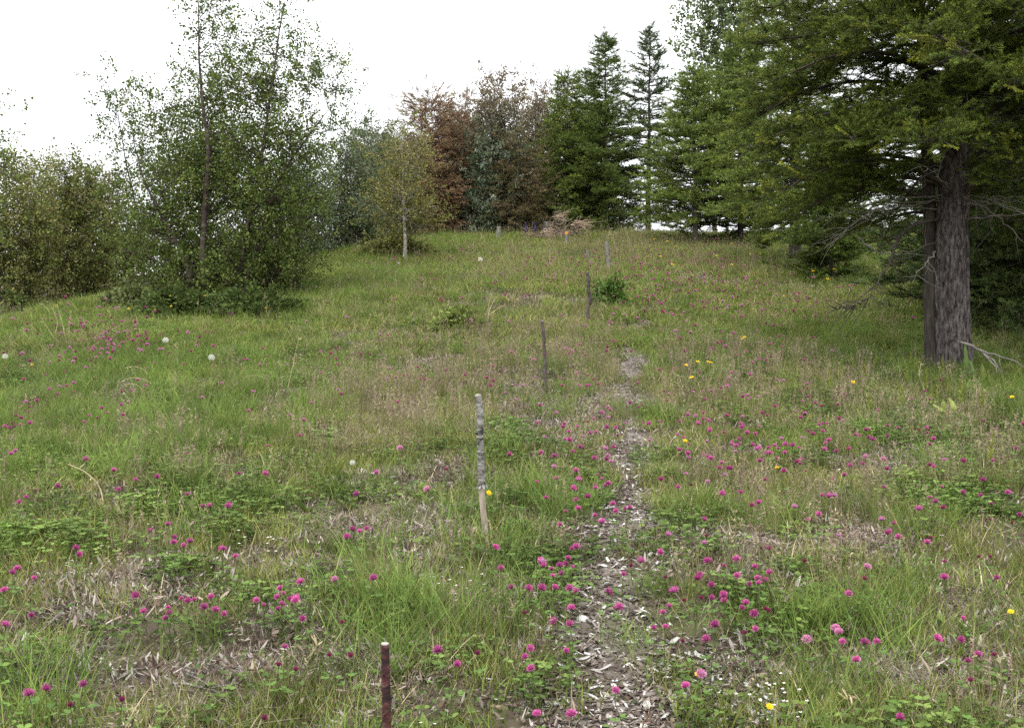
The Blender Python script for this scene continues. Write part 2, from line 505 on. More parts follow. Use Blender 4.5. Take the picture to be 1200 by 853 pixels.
def mk_spray(L, nn, Ln, Wn, side, tipcol):
    """conifer spray: a twig along +X with side twigs, all set with needles"""
    mb = MB()
    twigs = [(np.zeros(3), np.array([L, 0, .02 * L]))]
    for q in range(side):
        t = rng.uniform(.12, .8); s = 1 if q % 2 else -1
        b = np.array([L * t, 0, 0]); e = b + np.array([.55, s * rng.uniform(.5, .9), rng.uniform(-.1, .25)]) * L * (1 - t) * .75
        twigs.append((b, e))
    V = []; Fc = []; C = []; k = 0
    for b, e in twigs:
        mb.tube([b, e], [.0045, .002], 3, (.75, .55, .4), cap=False)
        ax = e - b; ln = np.linalg.norm(ax); ax = ax / ln
        m = max(6, int(nn * ln / L))
        for q in range(m):
            t = (q + rng.uniform(0, 1)) / m
            p = b + ax * ln * t
            d = rand_dir(.15); d = d - ax * d.dot(ax); d /= np.linalg.norm(d) + 1e-9
            d = d + ax * rng.uniform(.5, 1.3); d /= np.linalg.norm(d)
            sd = np.cross(d, rand_dir(0)); sd /= np.linalg.norm(sd) + 1e-9
            ll = Ln * rng.uniform(.7, 1.2)
            V += [p - sd * Wn / 2, p + sd * Wn / 2, p + d * ll]
            Fc.append((k, k + 1, k + 2)); k += 3
            f = max(0, (t - .55) / .45)
            cc = np.array([1, 1, 1]) * (1 - f) + np.array(tipcol) * f
            C += [cc * rng.uniform(.7, 1.3)] * 3
    mb.add(V, Fc, np.array(C))
    return mb
source('needle_near', [mk_spray(.32, 80, .036, .0058, 5, (1.7, 1.55, .9)).mesh('needle_spray', M['needle']) for _ in range(6)])
source('needle_far', [mk_spray(.42, 46, .062, .014, 5, (1.35, 1.3, .95)).mesh('needle_spray', M['needle']) for _ in range(6)])
source('needle_rust', [mk_spray(.42, 40, .06, .014, 5, (1.2, 1.1, 1.0)).mesh('needle_spray', M['needle']) for _ in range(6)])
#PART2

# ================================================================== SETTING: ground and path
def axis(dense_lo, dense_hi, step, far, grow=1.18):
    a = list(np.arange(dense_lo, dense_hi, step))
    s = step; x = dense_hi; up = []
    while x < far:
        up.append(x); s *= grow; x += s
    s = step; x = dense_lo; dn = []
    while x > -far:
        s *= grow; x -= s; dn.append(x)
    return np.array(dn[::-1] + a + up)
gx = axis(-9.0, 9.0, .09, 500)
gy = axis(1.5, 13.0, .07, 560, 1.035)
X, Y = np.meshgrid(gx, gy)
Z = ground_z(X, Y)
nx, ny = len(gx), len(gy)
ii = (np.arange(ny - 1)[:, None] * nx + np.arange(nx - 1)[None]).ravel()
mb = MB()
mb.add(np.stack([X, Y, Z], -1).reshape(-1, 3), np.stack([ii, ii + 1, ii + nx + 1, ii + nx], 1))
ground = link('ground', mb.mesh('ground', M['soil'], True), kind='structure')

PATH_PX = [(728, 880, 150), (722, 853, 160), (722, 800, 156), (712, 740, 136), (708, 690, 112), (706, 650, 104), (738, 610, 78), (752, 578, 62),
           (738, 540, 58), (744, 500, 46), (732, 460, 34), (742, 425, 38), (736, 400, 32), (760, 375, 28), (774, 352, 16)]
path_c = []
for px, py, wpx in PATH_PX:
    if py > 853: x, y, z = on_ground(px, 853); y -= .25; x = x * y / (y + .25)
    else: x, y, z = on_ground(px, py)
    path_c.append((x, y, wpx / F * y / 2 * .98))
path_c = np.array(path_c)
pc = smooth_line(path_c, 160)
def path_dist(x, y):
    """distance to the path's centre line divided by its half width"""
    best = np.full(np.shape(x), 9.0)
    for cx, cy, hw in pc[::2]:
        best = np.minimum(best, np.hypot(x - cx, (y - cy) * .8) / max(hw, .05))
    return best
mb = MB()
V = []
for i, (cx, cy, hw) in enumerate(pc):
    for s in np.linspace(-1, 1, 7):
        k = hw * (.72 + 1.0 * (vnoise(np.array([i * .42]), np.array([float(s > 0) * 5 + abs(s)]), 5)[0] - .5))
        x = cx + s * k; V.append((x, cy, gz(x, cy) + .012 * (1 - .9 * s * s) + .001))
n = len(pc)
ii = (np.arange(n - 1)[:, None] * 7 + np.arange(6)[None]).ravel()
mb.add(V, np.stack([ii, ii + 1, ii + 8, ii + 7], 1))
path = link('path', mb.mesh('path', M['path'], True), kind='structure')

# wood chips: flat split pieces with broken ends
def mk_chip(seed):
    q = np.random.default_rng(seed); mb = MB()
    L, W, T = 1.0, q.uniform(.12, .42), q.uniform(.05, .10)
    n = 4; t = np.linspace(-.5, .5, n)
    wv = W * np.array([q.uniform(.15, .6), q.uniform(.8, 1.1), q.uniform(.8, 1.1), q.uniform(.1, .6)])
    bend = q.uniform(-.12, .12)
    V = []
    for i in range(n):
        c = np.array([t[i] * L, q.normal(0, .03), bend * (t[i] * 2) ** 2])
        for sy, sz in ((-1, 0), (1, 0), (1, 1), (-1, 1)):
            V.append(c + np.array([q.normal(0, .02), sy * wv[i] / 2, sz * T]))
    Fq = []
    for i in range(n - 1):
        for k in range(4):
            Fq.append((i * 4 + k, i * 4 + (k + 1) % 4, i * 4 + 4 + (k + 1) % 4, i * 4 + 4 + k))
    Fq += [(3, 2, 1, 0), (n * 4 - 4, n * 4 - 3, n * 4 - 2, n * 4 - 1)]
    mb.add(V, Fq)
    return mb
chips = [mk_chip(100 + i).mesh('wood_chip', M['chip_pale'] if i % 2 else M['chip_dark']) for i in range(10)]
source('chips', [mk_chip(200 + i).mesh('small_chip', M['chip']) for i in range(6)])
cnt = 0
while cnt < 170:
    i = int(rng.uniform(0, 1) ** 1.7 * 110) + 2
    cx, cy, hw = pc[i]
    x = cx + rng.normal(0, .55) * hw; y = cy + rng.normal(0, .05)
    if fbm(np.array([x / .3]), np.array([y / .3]), 97)[0] < rng.uniform(.3, .55): continue
    sz = .022 + .055 * rng.uniform(0, 1) ** 2 * (1 if y < 6 else 1.15)
    o = link('wood_chip', chips[rng.integers(0, 10)], path, (x, y, gz(x, y) + .012), (rng.normal(0, .25), rng.normal(.1, .2), rng.uniform(0, 6.28)), (sz, sz, sz))
    cnt += 1
for px0, py0, sx, sy, nn in ((800, 780, 26, 12, 16), (860, 830, 30, 14, 22), (830, 800, 22, 12, 10), (870, 640, 20, 10, 12), (905, 845, 22, 6, 10), (760, 380, 12, 10, 12)):
    for q in range(nn):
        px, py = px0 + rng.normal(0, sx), min(852, py0 + rng.normal(0, sy))
        x, y, z = on_ground(px, py); sz = rng.uniform(.02, .055)
        link('wood_chip', chips[1 + 2 * int(rng.integers(0, 5))], path, (x, y, z + .014), (rng.normal(0, .25), rng.normal(.1, .2), rng.uniform(0, 6.28)), (sz, sz * 1.3, sz))
P = []
for q in range(9000):
    i = int(rng.uniform(0, 1) ** 1.3 * 150); cx, cy, hw = pc[i]
    P.append((cx + rng.normal(0, .6) * hw, cy + rng.normal(0, .05)))
for px0, py0, sx, sy, nn in ((820, 790, 45, 25, 500), (870, 835, 40, 15, 350), (870, 640, 30, 12, 150), (430, 650, 60, 15, 60), (600, 800, 80, 40, 120), (1190, 850, 40, 10, 60)):
    for q in range(nn):
        x, y, z = on_ground(px0 + rng.normal(0, sx), min(853, py0 + rng.normal(0, sy))); P.append((x, y))
P = np.array(P); n = len(P)
cc = np.array([(.09, .07, .058), (.16, .13, .108), (.27, .235, .205), (.44, .41, .385), (.60, .58, .56)])[rng.choice(5, n, p=[.38, .32, .17, .09, .04])]
scatter('wood_chip_litter', 'chips', np.c_[P, ground_z(P[:, 0], P[:, 1]) + rng.uniform(.004, .02, n)],
        np.c_[rng.normal(0, .3, n), rng.normal(0, .3, n), rng.uniform(0, 6.28, n)], rng.uniform(.010, .048, n), cc, path, kind='stuff')

# ================================================================== MEADOW (grass, clover leaves, straw: nobody could count them)
def area(px, py, rx, ry):
    x, y, _ = on_ground(px, py)
    ylo = on_ground(px, min(853, py + ry))[1]; yhi = on_ground(px, max(285, py - ry))[1]
    return x, y, rx / F * y, max(.15, (yhi - ylo) / 2)
def field(x, y, areas):
    s = np.zeros_like(x)
    for (ax, ay, rx, ry) in areas:
        s = np.maximum(s, np.exp(-(((x - ax) / rx) ** 2 + ((y - ay) / ry) ** 2) * .9))
    return s
DRY = [area(*a) for a in ((430, 640, 110, 32), (110, 715, 95, 45), (250, 785, 150, 45), (575, 362, 50, 22), (868, 640, 50, 20), (640, 355, 55, 9), (1000, 420, 60, 14),
                          (640, 480, 50, 40), (340, 735, 80, 22), (1010, 640, 90, 18), (1040, 780, 130, 40), (860, 760, 60, 40), (1120, 700, 60, 30), (520, 560, 60, 20), (480, 650, 50, 25),
                          (590, 700, 60, 30), (420, 800, 70, 40), (1060, 545, 70, 14), (140, 455, 45, 10), (420, 400, 60, 10), (900, 290, 80, 6), (820, 330, 70, 10))]
LUSH = [area(*a) for a in ((60, 470, 120, 55), (230, 490, 120, 55), (960, 405, 150, 26), (610, 600, 50, 45), (400, 640, 40, 14), (350, 350, 120, 20), (430, 330, 90, 16), (60, 385, 90, 18),
                           (480, 720, 60, 30), (1170, 470, 60, 40), (1110, 445, 60, 18), (990, 310, 90, 10), (30, 560, 60, 30), (480, 290, 60, 8), (960, 730, 70, 25), (250, 430, 120, 30))]
CLOV = [area(*a) for a in ((180, 570, 190, 42), (850, 420, 90, 45), (1000, 505, 110, 28), (540, 378, 45, 10), (700, 590, 70, 50), (290, 720, 130, 20), (650, 690, 60, 50), (850, 690, 90, 50),
                           (130, 390, 90, 30), (330, 820, 70, 35), (580, 820, 100, 50), (1130, 810, 90, 50), (1120, 590, 90, 40), (730, 345, 40, 12), (600, 520, 50, 30), (320, 425, 130, 25), (60, 640, 60, 30), (950, 470, 80, 26))]
FINE = [area(*a) for a in ((620, 440, 130, 60), (600, 330, 120, 22), (480, 480, 110, 60), (800, 310, 150, 20), (540, 740, 90, 50), (960, 620, 120, 50), (700, 300, 150, 12), (900, 450, 120, 40))]

def sample(dens_near, y0=1.4, y1=37.5):
    pts = []
    edges = [y0] + [e for e in (3, 4.5, 6.5, 9, 12, 16, 21, 27, 32) if y0 < e < y1] + [y1]
    for a, b in zip(edges[:-1], edges[1:]):
        ym = (a + b) / 2
        dn = dens_near * min(1.0, (7.0 / ym) ** .55)
        wl_, wr = .66 * b + 1.6, .66 * b + 1.6
        m = int(dn * (b - a) * (wl_ + wr))
        pts.append(np.c_[rng.uniform(-wl_, wr, m), rng.uniform(a, b, m)])
    p = np.concatenate(pts)
    return p[np.abs(p[:, 0]) < .66 * p[:, 1] + 1.6]

def lay(name, kind, dens, weight, scale, tint, label, yr=(1.4, 37.5)):
    p = sample(dens, *yr)
    x, y = p[:, 0], p[:, 1]
    wgt = weight(x, y) * np.clip((path_dist(x, y) - .76 + (1.75 + .12 * np.clip(y - 6, 0, 8)) * (fbm(x / .34, y / .34, 91) - .44)) / .5, .03, 1)
    keep = rng.uniform(0, 1, len(x)) < wgt
    x, y = x[keep], y[keep]; n = len(x)
    z = ground_z(x, y)
    sx = (ground_z(x + .1, y) - z) / .1; sy = (ground_z(x, y + .1) - z) / .1
    rot = np.c_[np.arctan(sy) * .6, -np.arctan(sx) * .6, rng.uniform(0, 6.28, n)]
    s = rng.uniform(*scale, n) * (1 + np.clip((y - 12) / 40, 0, .5))
    scatter(name, kind, np.c_[x, y, z - .004], rot, s, tint(x, y) * rng.uniform(.8, 1.25, (n, 1)), kind='stuff', label=label)
    return n

def tint_green(x, y):
    t = fbm(x / 1.1, y / 1.1, 41)[:, None]; u = fbm(x / .35, y / .35, 47)[:, None]
    far = np.clip((y - 9) / 16, 0, 1)[:, None]
    c = np.array([1.0, 1.0, 1.0]) * (1 - t) + np.array([1.16, 1.06, .95]) * t
    c = c * (.6 + .8 * u)
    return c * (1 - far) + c * np.array([1.08, 1.1, 1.0]) * far
def tint_plain(x, y):
    return np.repeat((.8 + .4 * fbm(x / .5, y / .5, 55))[:, None], 3, 1)
def clump(x, y, sc, seed, lo, hi):
    return np.clip((fbm(x / sc, y / sc, seed) - lo) / (hi - lo), 0, 1)

G_W = lambda x, y: np.clip(.10 + .9 * clump(x, y, .45, 61, .36, .58) - .85 * field(x, y, DRY), .04, 1)
F_W = lambda x, y: np.clip(.5 * field(x, y, FINE) + .32 * clump(x, y, .9, 65, .44, .7) - .5 * field(x, y, DRY), .02, 1)
print('grass', lay('grass', 'grass', 95, G_W, (.6, 1.15), tint_green, 'short olive green meadow grass covering the slope', (1.4, 14)))
print('grass', lay('far_grass', 'grassfar', 75, lambda x, y: np.clip(G_W(x, y) + .15, 0, 1), (.7, 1.2), tint_green, 'olive green meadow grass on the upper slope', (12.5, 37.5)))
print('lush', lay('tall_grass', 'lush', 70, lambda x, y: np.clip(.85 * field(x, y, LUSH) + .30 * clump(x, y, .55, 63, .52, .66), 0, 1), (.55, 1.0), tint_green, 'tall lush green grass blades in tufts'))
print('fine', lay('fine_grass', 'fine', 60, F_W, (.6, 1.15), tint_plain, 'thin meadow grass with brownish seed heads', (1.4, 14)))
print('fine', lay('far_fine_grass', 'finefar', 34, F_W, (.7, 1.2), tint_plain, 'thin tan meadow grass on the upper slope', (12.5, 37.5)))
print('clover', lay('clover_leaves', 'clover', 75, lambda x, y: np.clip(.8 * field(x, y, CLOV) * (.25 + .75 * clump(x, y, .35, 68, .38, .56)) + .5 * clump(x, y, .5, 67, .48, .64) - .85 * field(x, y, DRY), .01, 1), (.6, 1.1), tint_green, 'low green clover leaves carpeting the meadow'))
print('straw', lay('dry_grass', 'straw', 60, lambda x, y: np.clip(.9 * field(x, y, DRY) + .5 * clump(x, y, .45, 69, .52, .68) + .04, 0, 1), (.6, 1.15), tint_plain, 'pale flattened dry grass lying between green tufts'))
print('herb', lay('low_herbs', 'herb', 70, lambda x, y: np.clip(.35 + .6 * clump(x, y, .6, 71, .4, .65) - .6 * field(x, y, DRY), .05, 1), (.6, 1.2), tint_plain, 'small leaved low herbs close to the soil'))
print('broad', lay('broad_leaf_weeds', 'broad', 16, lambda x, y: clump(x, y, .8, 73, .42, .7) * .55, (.5, 1.1), tint_green, 'broad yellow green weed rosettes among the grass'))
print('white', lay('white_meadow_flowers', 'white', 8, lambda x, y: clump(x, y, 1.0, 75, .54, .74) * .5, (.7, 1.2), lambda x, y: np.ones((len(x), 3)), 'tiny white flowers scattered low in the grass'))
print('litter', lay('leaf_litter', 'litter', 80, lambda x, y: np.clip(.95 * field(x, y, DRY) + .25, 0, 1), (.6, 1.2), tint_plain, 'brown plant litter on the bare soil'))

# ================================================================== TREES
def zpx(py, d): return EYE + (426.5 - py) / F * d
def xpx(px, d): return (px - 600) / F * d

def broad_tree(name, label, cat, bpx, d, env, trunks, r0, bark, kind, tcol, hubs, clusters, sigma=.3, scl=(.8, 1.25), depth=.85, seed=0, var=.25, tips=None, group=None, back=0.0, thin=0.0, hollow=.3, lowest=None):
    """broad-leaved tree: env = [(py, px_left, px_right)] outline of the crown, trunks = polylines in picture pixels at distance d"""
    global rng
    keep = rng; rng = np.random.default_rng(1000 + seed)
    bx = xpx(bpx, d); bz = gz(bx, d) - .04
    root = thing(name, label, cat, (bx, d, bz), group=group)
    e = np.array(sorted([(zpx(py, d) - bz, xpx(a, d) - bx, xpx(b, d) - bx) for py, a, b in env]))
    def hw(z): return np.interp(z, e[:, 0], (e[:, 2] - e[:, 1]) / 2)
    def xc(z): return np.interp(z, e[:, 0], (e[:, 2] + e[:, 1]) / 2)
    mb = MB()
    TR = []
    for ti, tr in enumerate(trunks):
        pts = [(xpx(px, d) - bx, dy, zpx(py, d) - bz) if k else (xpx(px, d) - bx, dy, gz(xpx(px, d), d + dy) - bz - .08) for k, (px, py, dy) in enumerate(tr)]
        pl = smooth_line(pts, 26)
        pl[1:, :2] += np.cumsum(rng.normal(0, .008, (25, 2)), axis=0)
        rr = (r0 if ti == 0 else r0 * .75) * (1 - np.linspace(0, 1, 26) ** .8 * .93)
        rr[0] *= 1.35
        mb.tube(pl, rr, 8); TR.append((pl, rr))
    zs = np.linspace(e[0, 0], e[-1, 0], 80); pw = hw(zs) ** 1.3 + 1e-4; pw /= pw.sum()
    H = []
    while len(H) < hubs:
        z = rng.choice(zs, p=pw) + rng.normal(0, .05)
        th = rng.uniform(0, 6.28); r = math.sqrt(rng.uniform(hollow, 1)) * hw(z) * rng.uniform(.75, 1.03)
        H.append((xc(z) + r * math.cos(th), r * math.sin(th) * depth + back, z))
    H = np.array(H); LT = []
    for h in H:
        pl, rr = min(TR, key=lambda t: np.abs(t[0][:, 0] - h[0]).min() + .3 * np.abs(t[0][:, 1] - h[1]).min())
        za = h[2] - (.35 + .5 * rng.uniform()) * math.hypot(h[0] - np.interp(h[2], pl[:, 2], pl[:, 0]), h[1])
        k = int(np.clip(np.searchsorted(pl[:, 2], max(za, lowest or .15)), 1, 24))
        a = pl[k]; c = a + (h - a) * .5; c[2] += rng.normal(.02, .1) * np.linalg.norm(h - a)
        lp = smooth_line([a, c + rng.normal(0, .05, 3), h], 9)
        ra = min(rr[k] * .55, .008 + .016 * np.linalg.norm(h - a) ** .8)
        mb.tube(lp, np.linspace(ra, .004, 9), 5); LT.append(lp)
    per = max(1, clusters // hubs); P = []; D = []
    for h, lp in zip(H, LT):
        for q in range(per):
            if rng.uniform() < thin * np.clip((h[2] / e[-1, 0] - .5) / .4, 0, 1): continue
            t = rng.uniform(.35, 1) ** .8; i = int(t * 8); s = lp[i]
            p = s + rng.normal(0, sigma, 3) * np.array([1, 1, .8])
            dv = p - s; dv[2] += .06
            if q % 2 == 0:
                mb.tube([s, (s + p) / 2 + rng.normal(0, .03, 3), p], [.004, .003, .002], 3, cap=False)
            P.append(p); D.append(dv + rng.normal(0, .03, 3))
    P = np.array(P); D = np.array(D); n = len(P)
    trunk = link('trunk', mb.mesh('trunk', bark, True), root)
    tc = np.array(tcol)[rng.integers(0, len(tcol), n)] if np.ndim(tcol) == 2 else np.tile(tcol, (n, 1))
    hv = rng.uniform(1 - var, 1 + var, (n, 1))
    if tips is not None:
        f = np.clip((P[:, 2] / e[-1, 0] - .55) / .4, 0, 1)[:, None]
        tc = tc * (1 - f) + np.array(tips) * f
    scatter('crown', kind, P, dir_rot(D), rng.uniform(*scl, n), tc * hv * rng.uniform(.85, 1.15, (n, 1)), root, kind='stuff')
    rng = keep
    return root

def conifer(name, label, bpx, d, top, tcol, bark, lo=.12, half=45, whorls=24, per=6, kind='needle_far', r0=.09, seed=0, droop=.15, sprays=7, sparse=1.0, lean=0, skirt=1.0, scl=(.75, 1.2), cat='tree', group=None):
    """conifer: straight trunk with whorls of boughs that carry needle sprays"""
    global rng
    keep = rng; rng = np.random.default_rng(2000 + seed)
    bx = xpx(bpx, d); bz = gz(bx, d) - .05
    root = thing(name, label, cat, (bx, d, bz), group=group)
    Hh = zpx(top, d) - bz; W = half / F * d
    mb = MB()
    n = 20; tz = np.linspace(-.05, Hh, n)
    pl = np.c_[np.cumsum(rng.normal(0, .012, n)) + lean * np.linspace(0, 1, n) * Hh, np.cumsum(rng.normal(0, .012, n)), tz]
    rr = r0 * (1 - np.linspace(0, 1, n) * .95); rr[0] *= 1.3
    mb.tube(pl, rr, 8)
    P = []; D = []
    for wi in range(whorls):
        t = lo + (1 - lo) * (wi / whorls) ** .95
        for b in range(per):
            if rng.uniform() > sparse: continue
            tt = t + rng.uniform(-.5, .5) * (1 - lo) / whorls
            z0 = tt * Hh; base = np.array([np.interp(z0, tz, pl[:, 0]), np.interp(z0, tz, pl[:, 1]), z0])
            prof = min(1, (1 - tt) * 1.55) * (.55 + .45 * min(1, (tt - lo) / .18 + skirt))
            L = W * max(.10, prof) * rng.uniform(.45, 1.2) * (.8 + .4 * vnoise(np.array([tt * 9.0]), np.array([math.floor(b * 3 / per) + seed * 3.1]), seed)[0])
            th = b * 6.283 / per + wi * 1.3 + rng.normal(0, .45)
            o = np.array([math.cos(th), math.sin(th), 0])
            up = -.25 + .75 * tt + rng.normal(0, .13)
            c = base + o * L * .5 + np.array([0, 0, L * (.5 * up)]); e = base + o * L + np.array([0, 0, L * (up - droop * .4)])
            lp = smooth_line([base, c, e], 7)
            mb.tube(lp, np.linspace(max(.006, .014 * L), .003, 7), 4, cap=False)
            m = max(2, int(sprays * L / W + 1.5))
            for q in range(m):
                u = rng.uniform(.22, 1.0) if q else 1.0
                p = lp[min(6, int(u * 6))] + rng.normal(0, .03, 3)
                s = rng.choice([-1, 1]) * rng.uniform(.2, 1.0) if q else 0
                dv = o + np.array([-o[1], o[0], 0]) * s + np.array([0, 0, rng.uniform(-.1, .35) + .3 * tt])
                P.append(p); D.append(dv)
    for q in range(6):
        P.append(np.array([pl[-1, 0], pl[-1, 1], Hh * (1 - q * .012)])); D.append(np.array([rng.normal(0, .35), rng.normal(0, .35), 1]))
    P = np.array(P); D = np.array(D); n = len(P)
    link('trunk', mb.mesh('trunk', bark, True), root)
    tc = np.tile(np.array(tcol), (n, 1)) * rng.uniform(.75, 1.3, (n, 1)) * np.array([1, 1, 1])
    scatter('crown', kind, P, dir_rot(D), rng.uniform(*scl, n), tc, root, kind='stuff')
    rng = keep
    return root

BIRCH_G = [(.105, .145, .038), (.125, .16, .044), (.085, .12, .032)]
# the birch on the slope
broad_tree('birch_tree', 'tall multi-stemmed green birch with reddish trunk standing alone on the slope', 'tree', 247, 18.6,
    [(-22, 218, 245), (5, 205, 345), (40, 192, 372), (100, 182, 400), (180, 165, 410), (230, 135, 405), (280, 120, 415), (315, 128, 425), (345, 150, 400), (366, 175, 345)],
    [[(246, 350, -.3), (245, 300, -.35), (250, 180, -.35), (240, 130, -.2), (232, 50, 0), (229, -18, .1)],
     [(276, 348, -.1), (288, 290, -.2), (308, 190, -.3), (318, 100, -.1), (325, 20, .1), (331, -12, .2)],
     [(290, 346, -.2), (300, 300, -.25), (330, 220, -.4), (365, 170, -.5), (395, 130, -.5)],
     [(240, 348, -.2), (215, 290, -.5), (185, 230, -.7), (170, 170, -.8)]],
    .078, M['bark_birch'], 'birch', BIRCH_G, 180, 5600, .20, (.8, 1.2), .75, 1, hollow=.10, back=.35, thin=.68)
B = dict(bark=M['bark_grey'])
broad_tree('birch_sapling', 'thin sparse young birch leaning out beside the big birch', 'tree', 150, 20.5,
    [(95, 120, 160), (140, 105, 185), (200, 110, 185), (260, 120, 190), (330, 135, 185)], [[(170, 350, 0), (160, 250, 0), (145, 160, 0), (138, 100, 0)]], .03, M['bark_dark'], 'birch', BIRCH_G, 26, 420, .2, seed=2)
OLIVE = [(.15, .175, .05), (.17, .18, .06), (.13, .155, .045), (.18, .165, .07)]
broad_tree('olive_green_birch', 'dense olive green tree filling in behind the big birch', 'tree', 235, 25,
    [(85, 215, 250), (130, 195, 300), (200, 170, 330), (270, 150, 340), (340, 160, 330)], [[(235, 345, 0), (238, 200, 0), (235, 90, 0)]], .08, M['bark_grey'], 'birch', [(.095, .125, .035), (.11, .13, .045)], 70, 2000, .32, (1.0, 1.5), seed=3)
for i, (bp, d, env, lab) in enumerate((
    (15, 22, [(182, 0, 36), (212, -30, 60), (260, -45, 68), (320, -40, 66), (380, -38, 62), (410, -35, 60)], 'olive brown birch thicket tree with broad crown at the meadow edge'),
    (-40, 19, [(60, -60, -10), (110, -80, 12), (160, -90, 6), (250, -90, -5), (400, -85, 0)], 'sparse birch reaching thin twigs over the thicket at the meadow edge'),
    (82, 24, [(182, 76, 90), (212, 56, 110), (260, 42, 130), (320, 45, 132), (356, 48, 130), (385, 50, 128)], 'olive birch with one slim dark leaning trunk in the thicket'),
    (128, 27, [(222, 112, 140), (250, 95, 165), (300, 95, 175), (350, 95, 175), (380, 98, 172)], 'low rusty olive bush between the thicket and the big birch'),
    (45, 29, [(192, 30, 56), (228, 5, 98), (300, 0, 110), (370, 0, 105)], 'yellowish green birch deep in the thicket'))):
    broad_tree('thicket_birch', lab, 'tree', bp, d, env, [[(bp, 360, 0), (bp - 4, 280, 0), (bp - 8, env[0][0], 0)], [(bp + 12, 360, .3), (bp + 16, 290, .3), (bp + 10, env[0][0] + 30, .2)]],
               .05, M['bark_dark'], 'birch', [OLIVE, BIRCH_G, OLIVE, [(.17, .135, .06), (.14, .13, .05)], [(.16, .17, .05), (.18, .165, .06)]][i], 64 if i != 1 else 22, 1700 if i != 1 else 300, .25, (.95, 1.45), seed=10 + i, group='birches in the thicket at the meadow edge')
WIL = [(.115, .145, .085), (.10, .13, .065), (.14, .165, .11), (.09, .115, .05)]
for i, (bp, d, env, lab) in enumerate((
    (345, 27, [(190, 330, 360), (230, 315, 385), (280, 310, 390), (315, 320, 380)], 'dull green bush showing through behind the big birch'),
    (405, 29, [(165, 395, 420), (190, 375, 440), (240, 360, 455), (290, 365, 450)], 'grey green willow bush beside the small pale-trunked birch'),
    (440, 33, [(150, 425, 455), (190, 405, 480), (250, 400, 490), (285, 410, 480)], 'grey green willow between the small pale-trunked birch and the big birch'))):
    broad_tree('willow_bush', lab, 'tree', bp, d, env, [[(bp, 300, 0), (bp + 4, 230, 0), (bp, env[0][0], 0)]], .05, M['bark_grey'], 'birch', WIL, 50, 1100, .3, (1.1, 1.6), seed=20 + i, group='willows along the crest')
broad_tree('small_birch', 'small yellow olive birch with a pale white lower trunk', 'tree', 476, 25.5,
    [(128, 462, 478), (160, 448, 496), (200, 438, 505), (235, 432, 514), (262, 438, 516), (276, 446, 506)], [[(477, 293, -.3), (474, 250, -.4), (471, 210, .05), (469, 150, .1)]],
    .055, M['bark_pale'], 'birch', [(.19, .19, .06), (.21, .19, .075), (.165, .175, .055)], 46, 850, .27, (.8, 1.15), seed=30, lowest=1.0, back=.1)
RUST = [(.20, .095, .045), (.25, .125, .06), (.16, .075, .04), (.23, .145, .075)]
for i, (bp, d, env, lab, cols) in enumerate((
    (502, 34, [(118, 492, 516), (132, 476, 530), (160, 462, 543), (200, 458, 546), (245, 462, 546), (272, 470, 542)], 'rust brown dying tree with a full round top beside the small birch', [(.25, .165, .105), (.21, .13, .085), (.29, .20, .13), (.22, .175, .095)]),
    (545, 36.5, [(122, 538, 554), (136, 520, 574), (180, 514, 580), (240, 514, 580), (272, 518, 575)], 'rust brown dying tree behind the first and next to the silvery willow', [(.25, .14, .08), (.21, .115, .062), (.28, .17, .10), (.18, .14, .07)]),
    (610, 33.5, [(165, 602, 618), (200, 590, 632), (245, 586, 636), (275, 590, 634)], 'low reddish brown tree between silvery willow and green pines', [(.15, .125, .065), (.13, .125, .055), (.18, .14, .085)]))):
    broad_tree('rust_brown_tree', lab, 'tree', bp, d, env, [[(bp, 278, 0), (bp - 2, 200, 0), (bp, env[0][0], 0)], [(bp + 8, 278, .3), (bp + 10, 210, .3), (bp + 8, env[0][0] + 25, .2)]], .08, M['bark_dark'], 'needle_rust', cols, 64, 2700 if i < 2 else 900, .33, (.6, 1.05), seed=60 + i, group='dying brown trees on the crest')
SILV = [(.15, .185, .13), (.12, .155, .09), (.19, .22, .165), (.10, .13, .07)]
broad_tree('silvery_willow', 'silvery grey green willow with brownish bare top on the crest', 'tree', 583, 34.2,
    [(108, 560, 600), (140, 545, 620), (190, 542, 628), (240, 545, 625), (270, 552, 615)], [[(583, 275, 0), (580, 200, 0), (578, 110, 0)]], .09, M['bark_grey'], 'willow', SILV, 60, 1300, .34, (.8, 1.3), seed=40, tips=(.19, .15, .10))
broad_tree('brownish_willow', 'thin topped brownish willow behind the silvery willow and the pines', 'tree', 635, 38,
    [(90, 620, 650), (120, 598, 672), (180, 590, 680), (250, 595, 675)], [[(635, 275, 0), (632, 180, 0), (640, 92, 0)]], .08, M['bark_grey'], 'willow', [(.15, .135, .07), (.12, .135, .06), (.17, .14, .09)], 55, 1000, .36, (.8, 1.3), seed=41, tips=(.20, .15, .11))
broad_tree('dark_thicket_tree', 'dull green tree deep behind the willows of the crest', 'tree', 445, 40, [(165, 425, 465), (200, 395, 500), (250, 385, 510), (285, 385, 510)], [[(445, 300, 0), (445, 220, 0), (445, 170, 0)]], .1, M['bark_dark'], 'willow', [(.10, .12, .055), (.12, .12, .06)], 70, 1500, .4, (.9, 1.4), seed=43)
broad_tree('dark_thicket_tree', 'dark green tree deep behind the short bushy pine', 'tree', 690, 42, [(120, 670, 700), (160, 645, 725), (230, 635, 735), (275, 635, 735)], [[(690, 290, 0), (690, 220, 0), (690, 130, 0)]], .1, M['bark_dark'], 'willow', [(.08, .11, .04), (.10, .115, .045)], 70, 1500, .4, (.9, 1.4), seed=44)
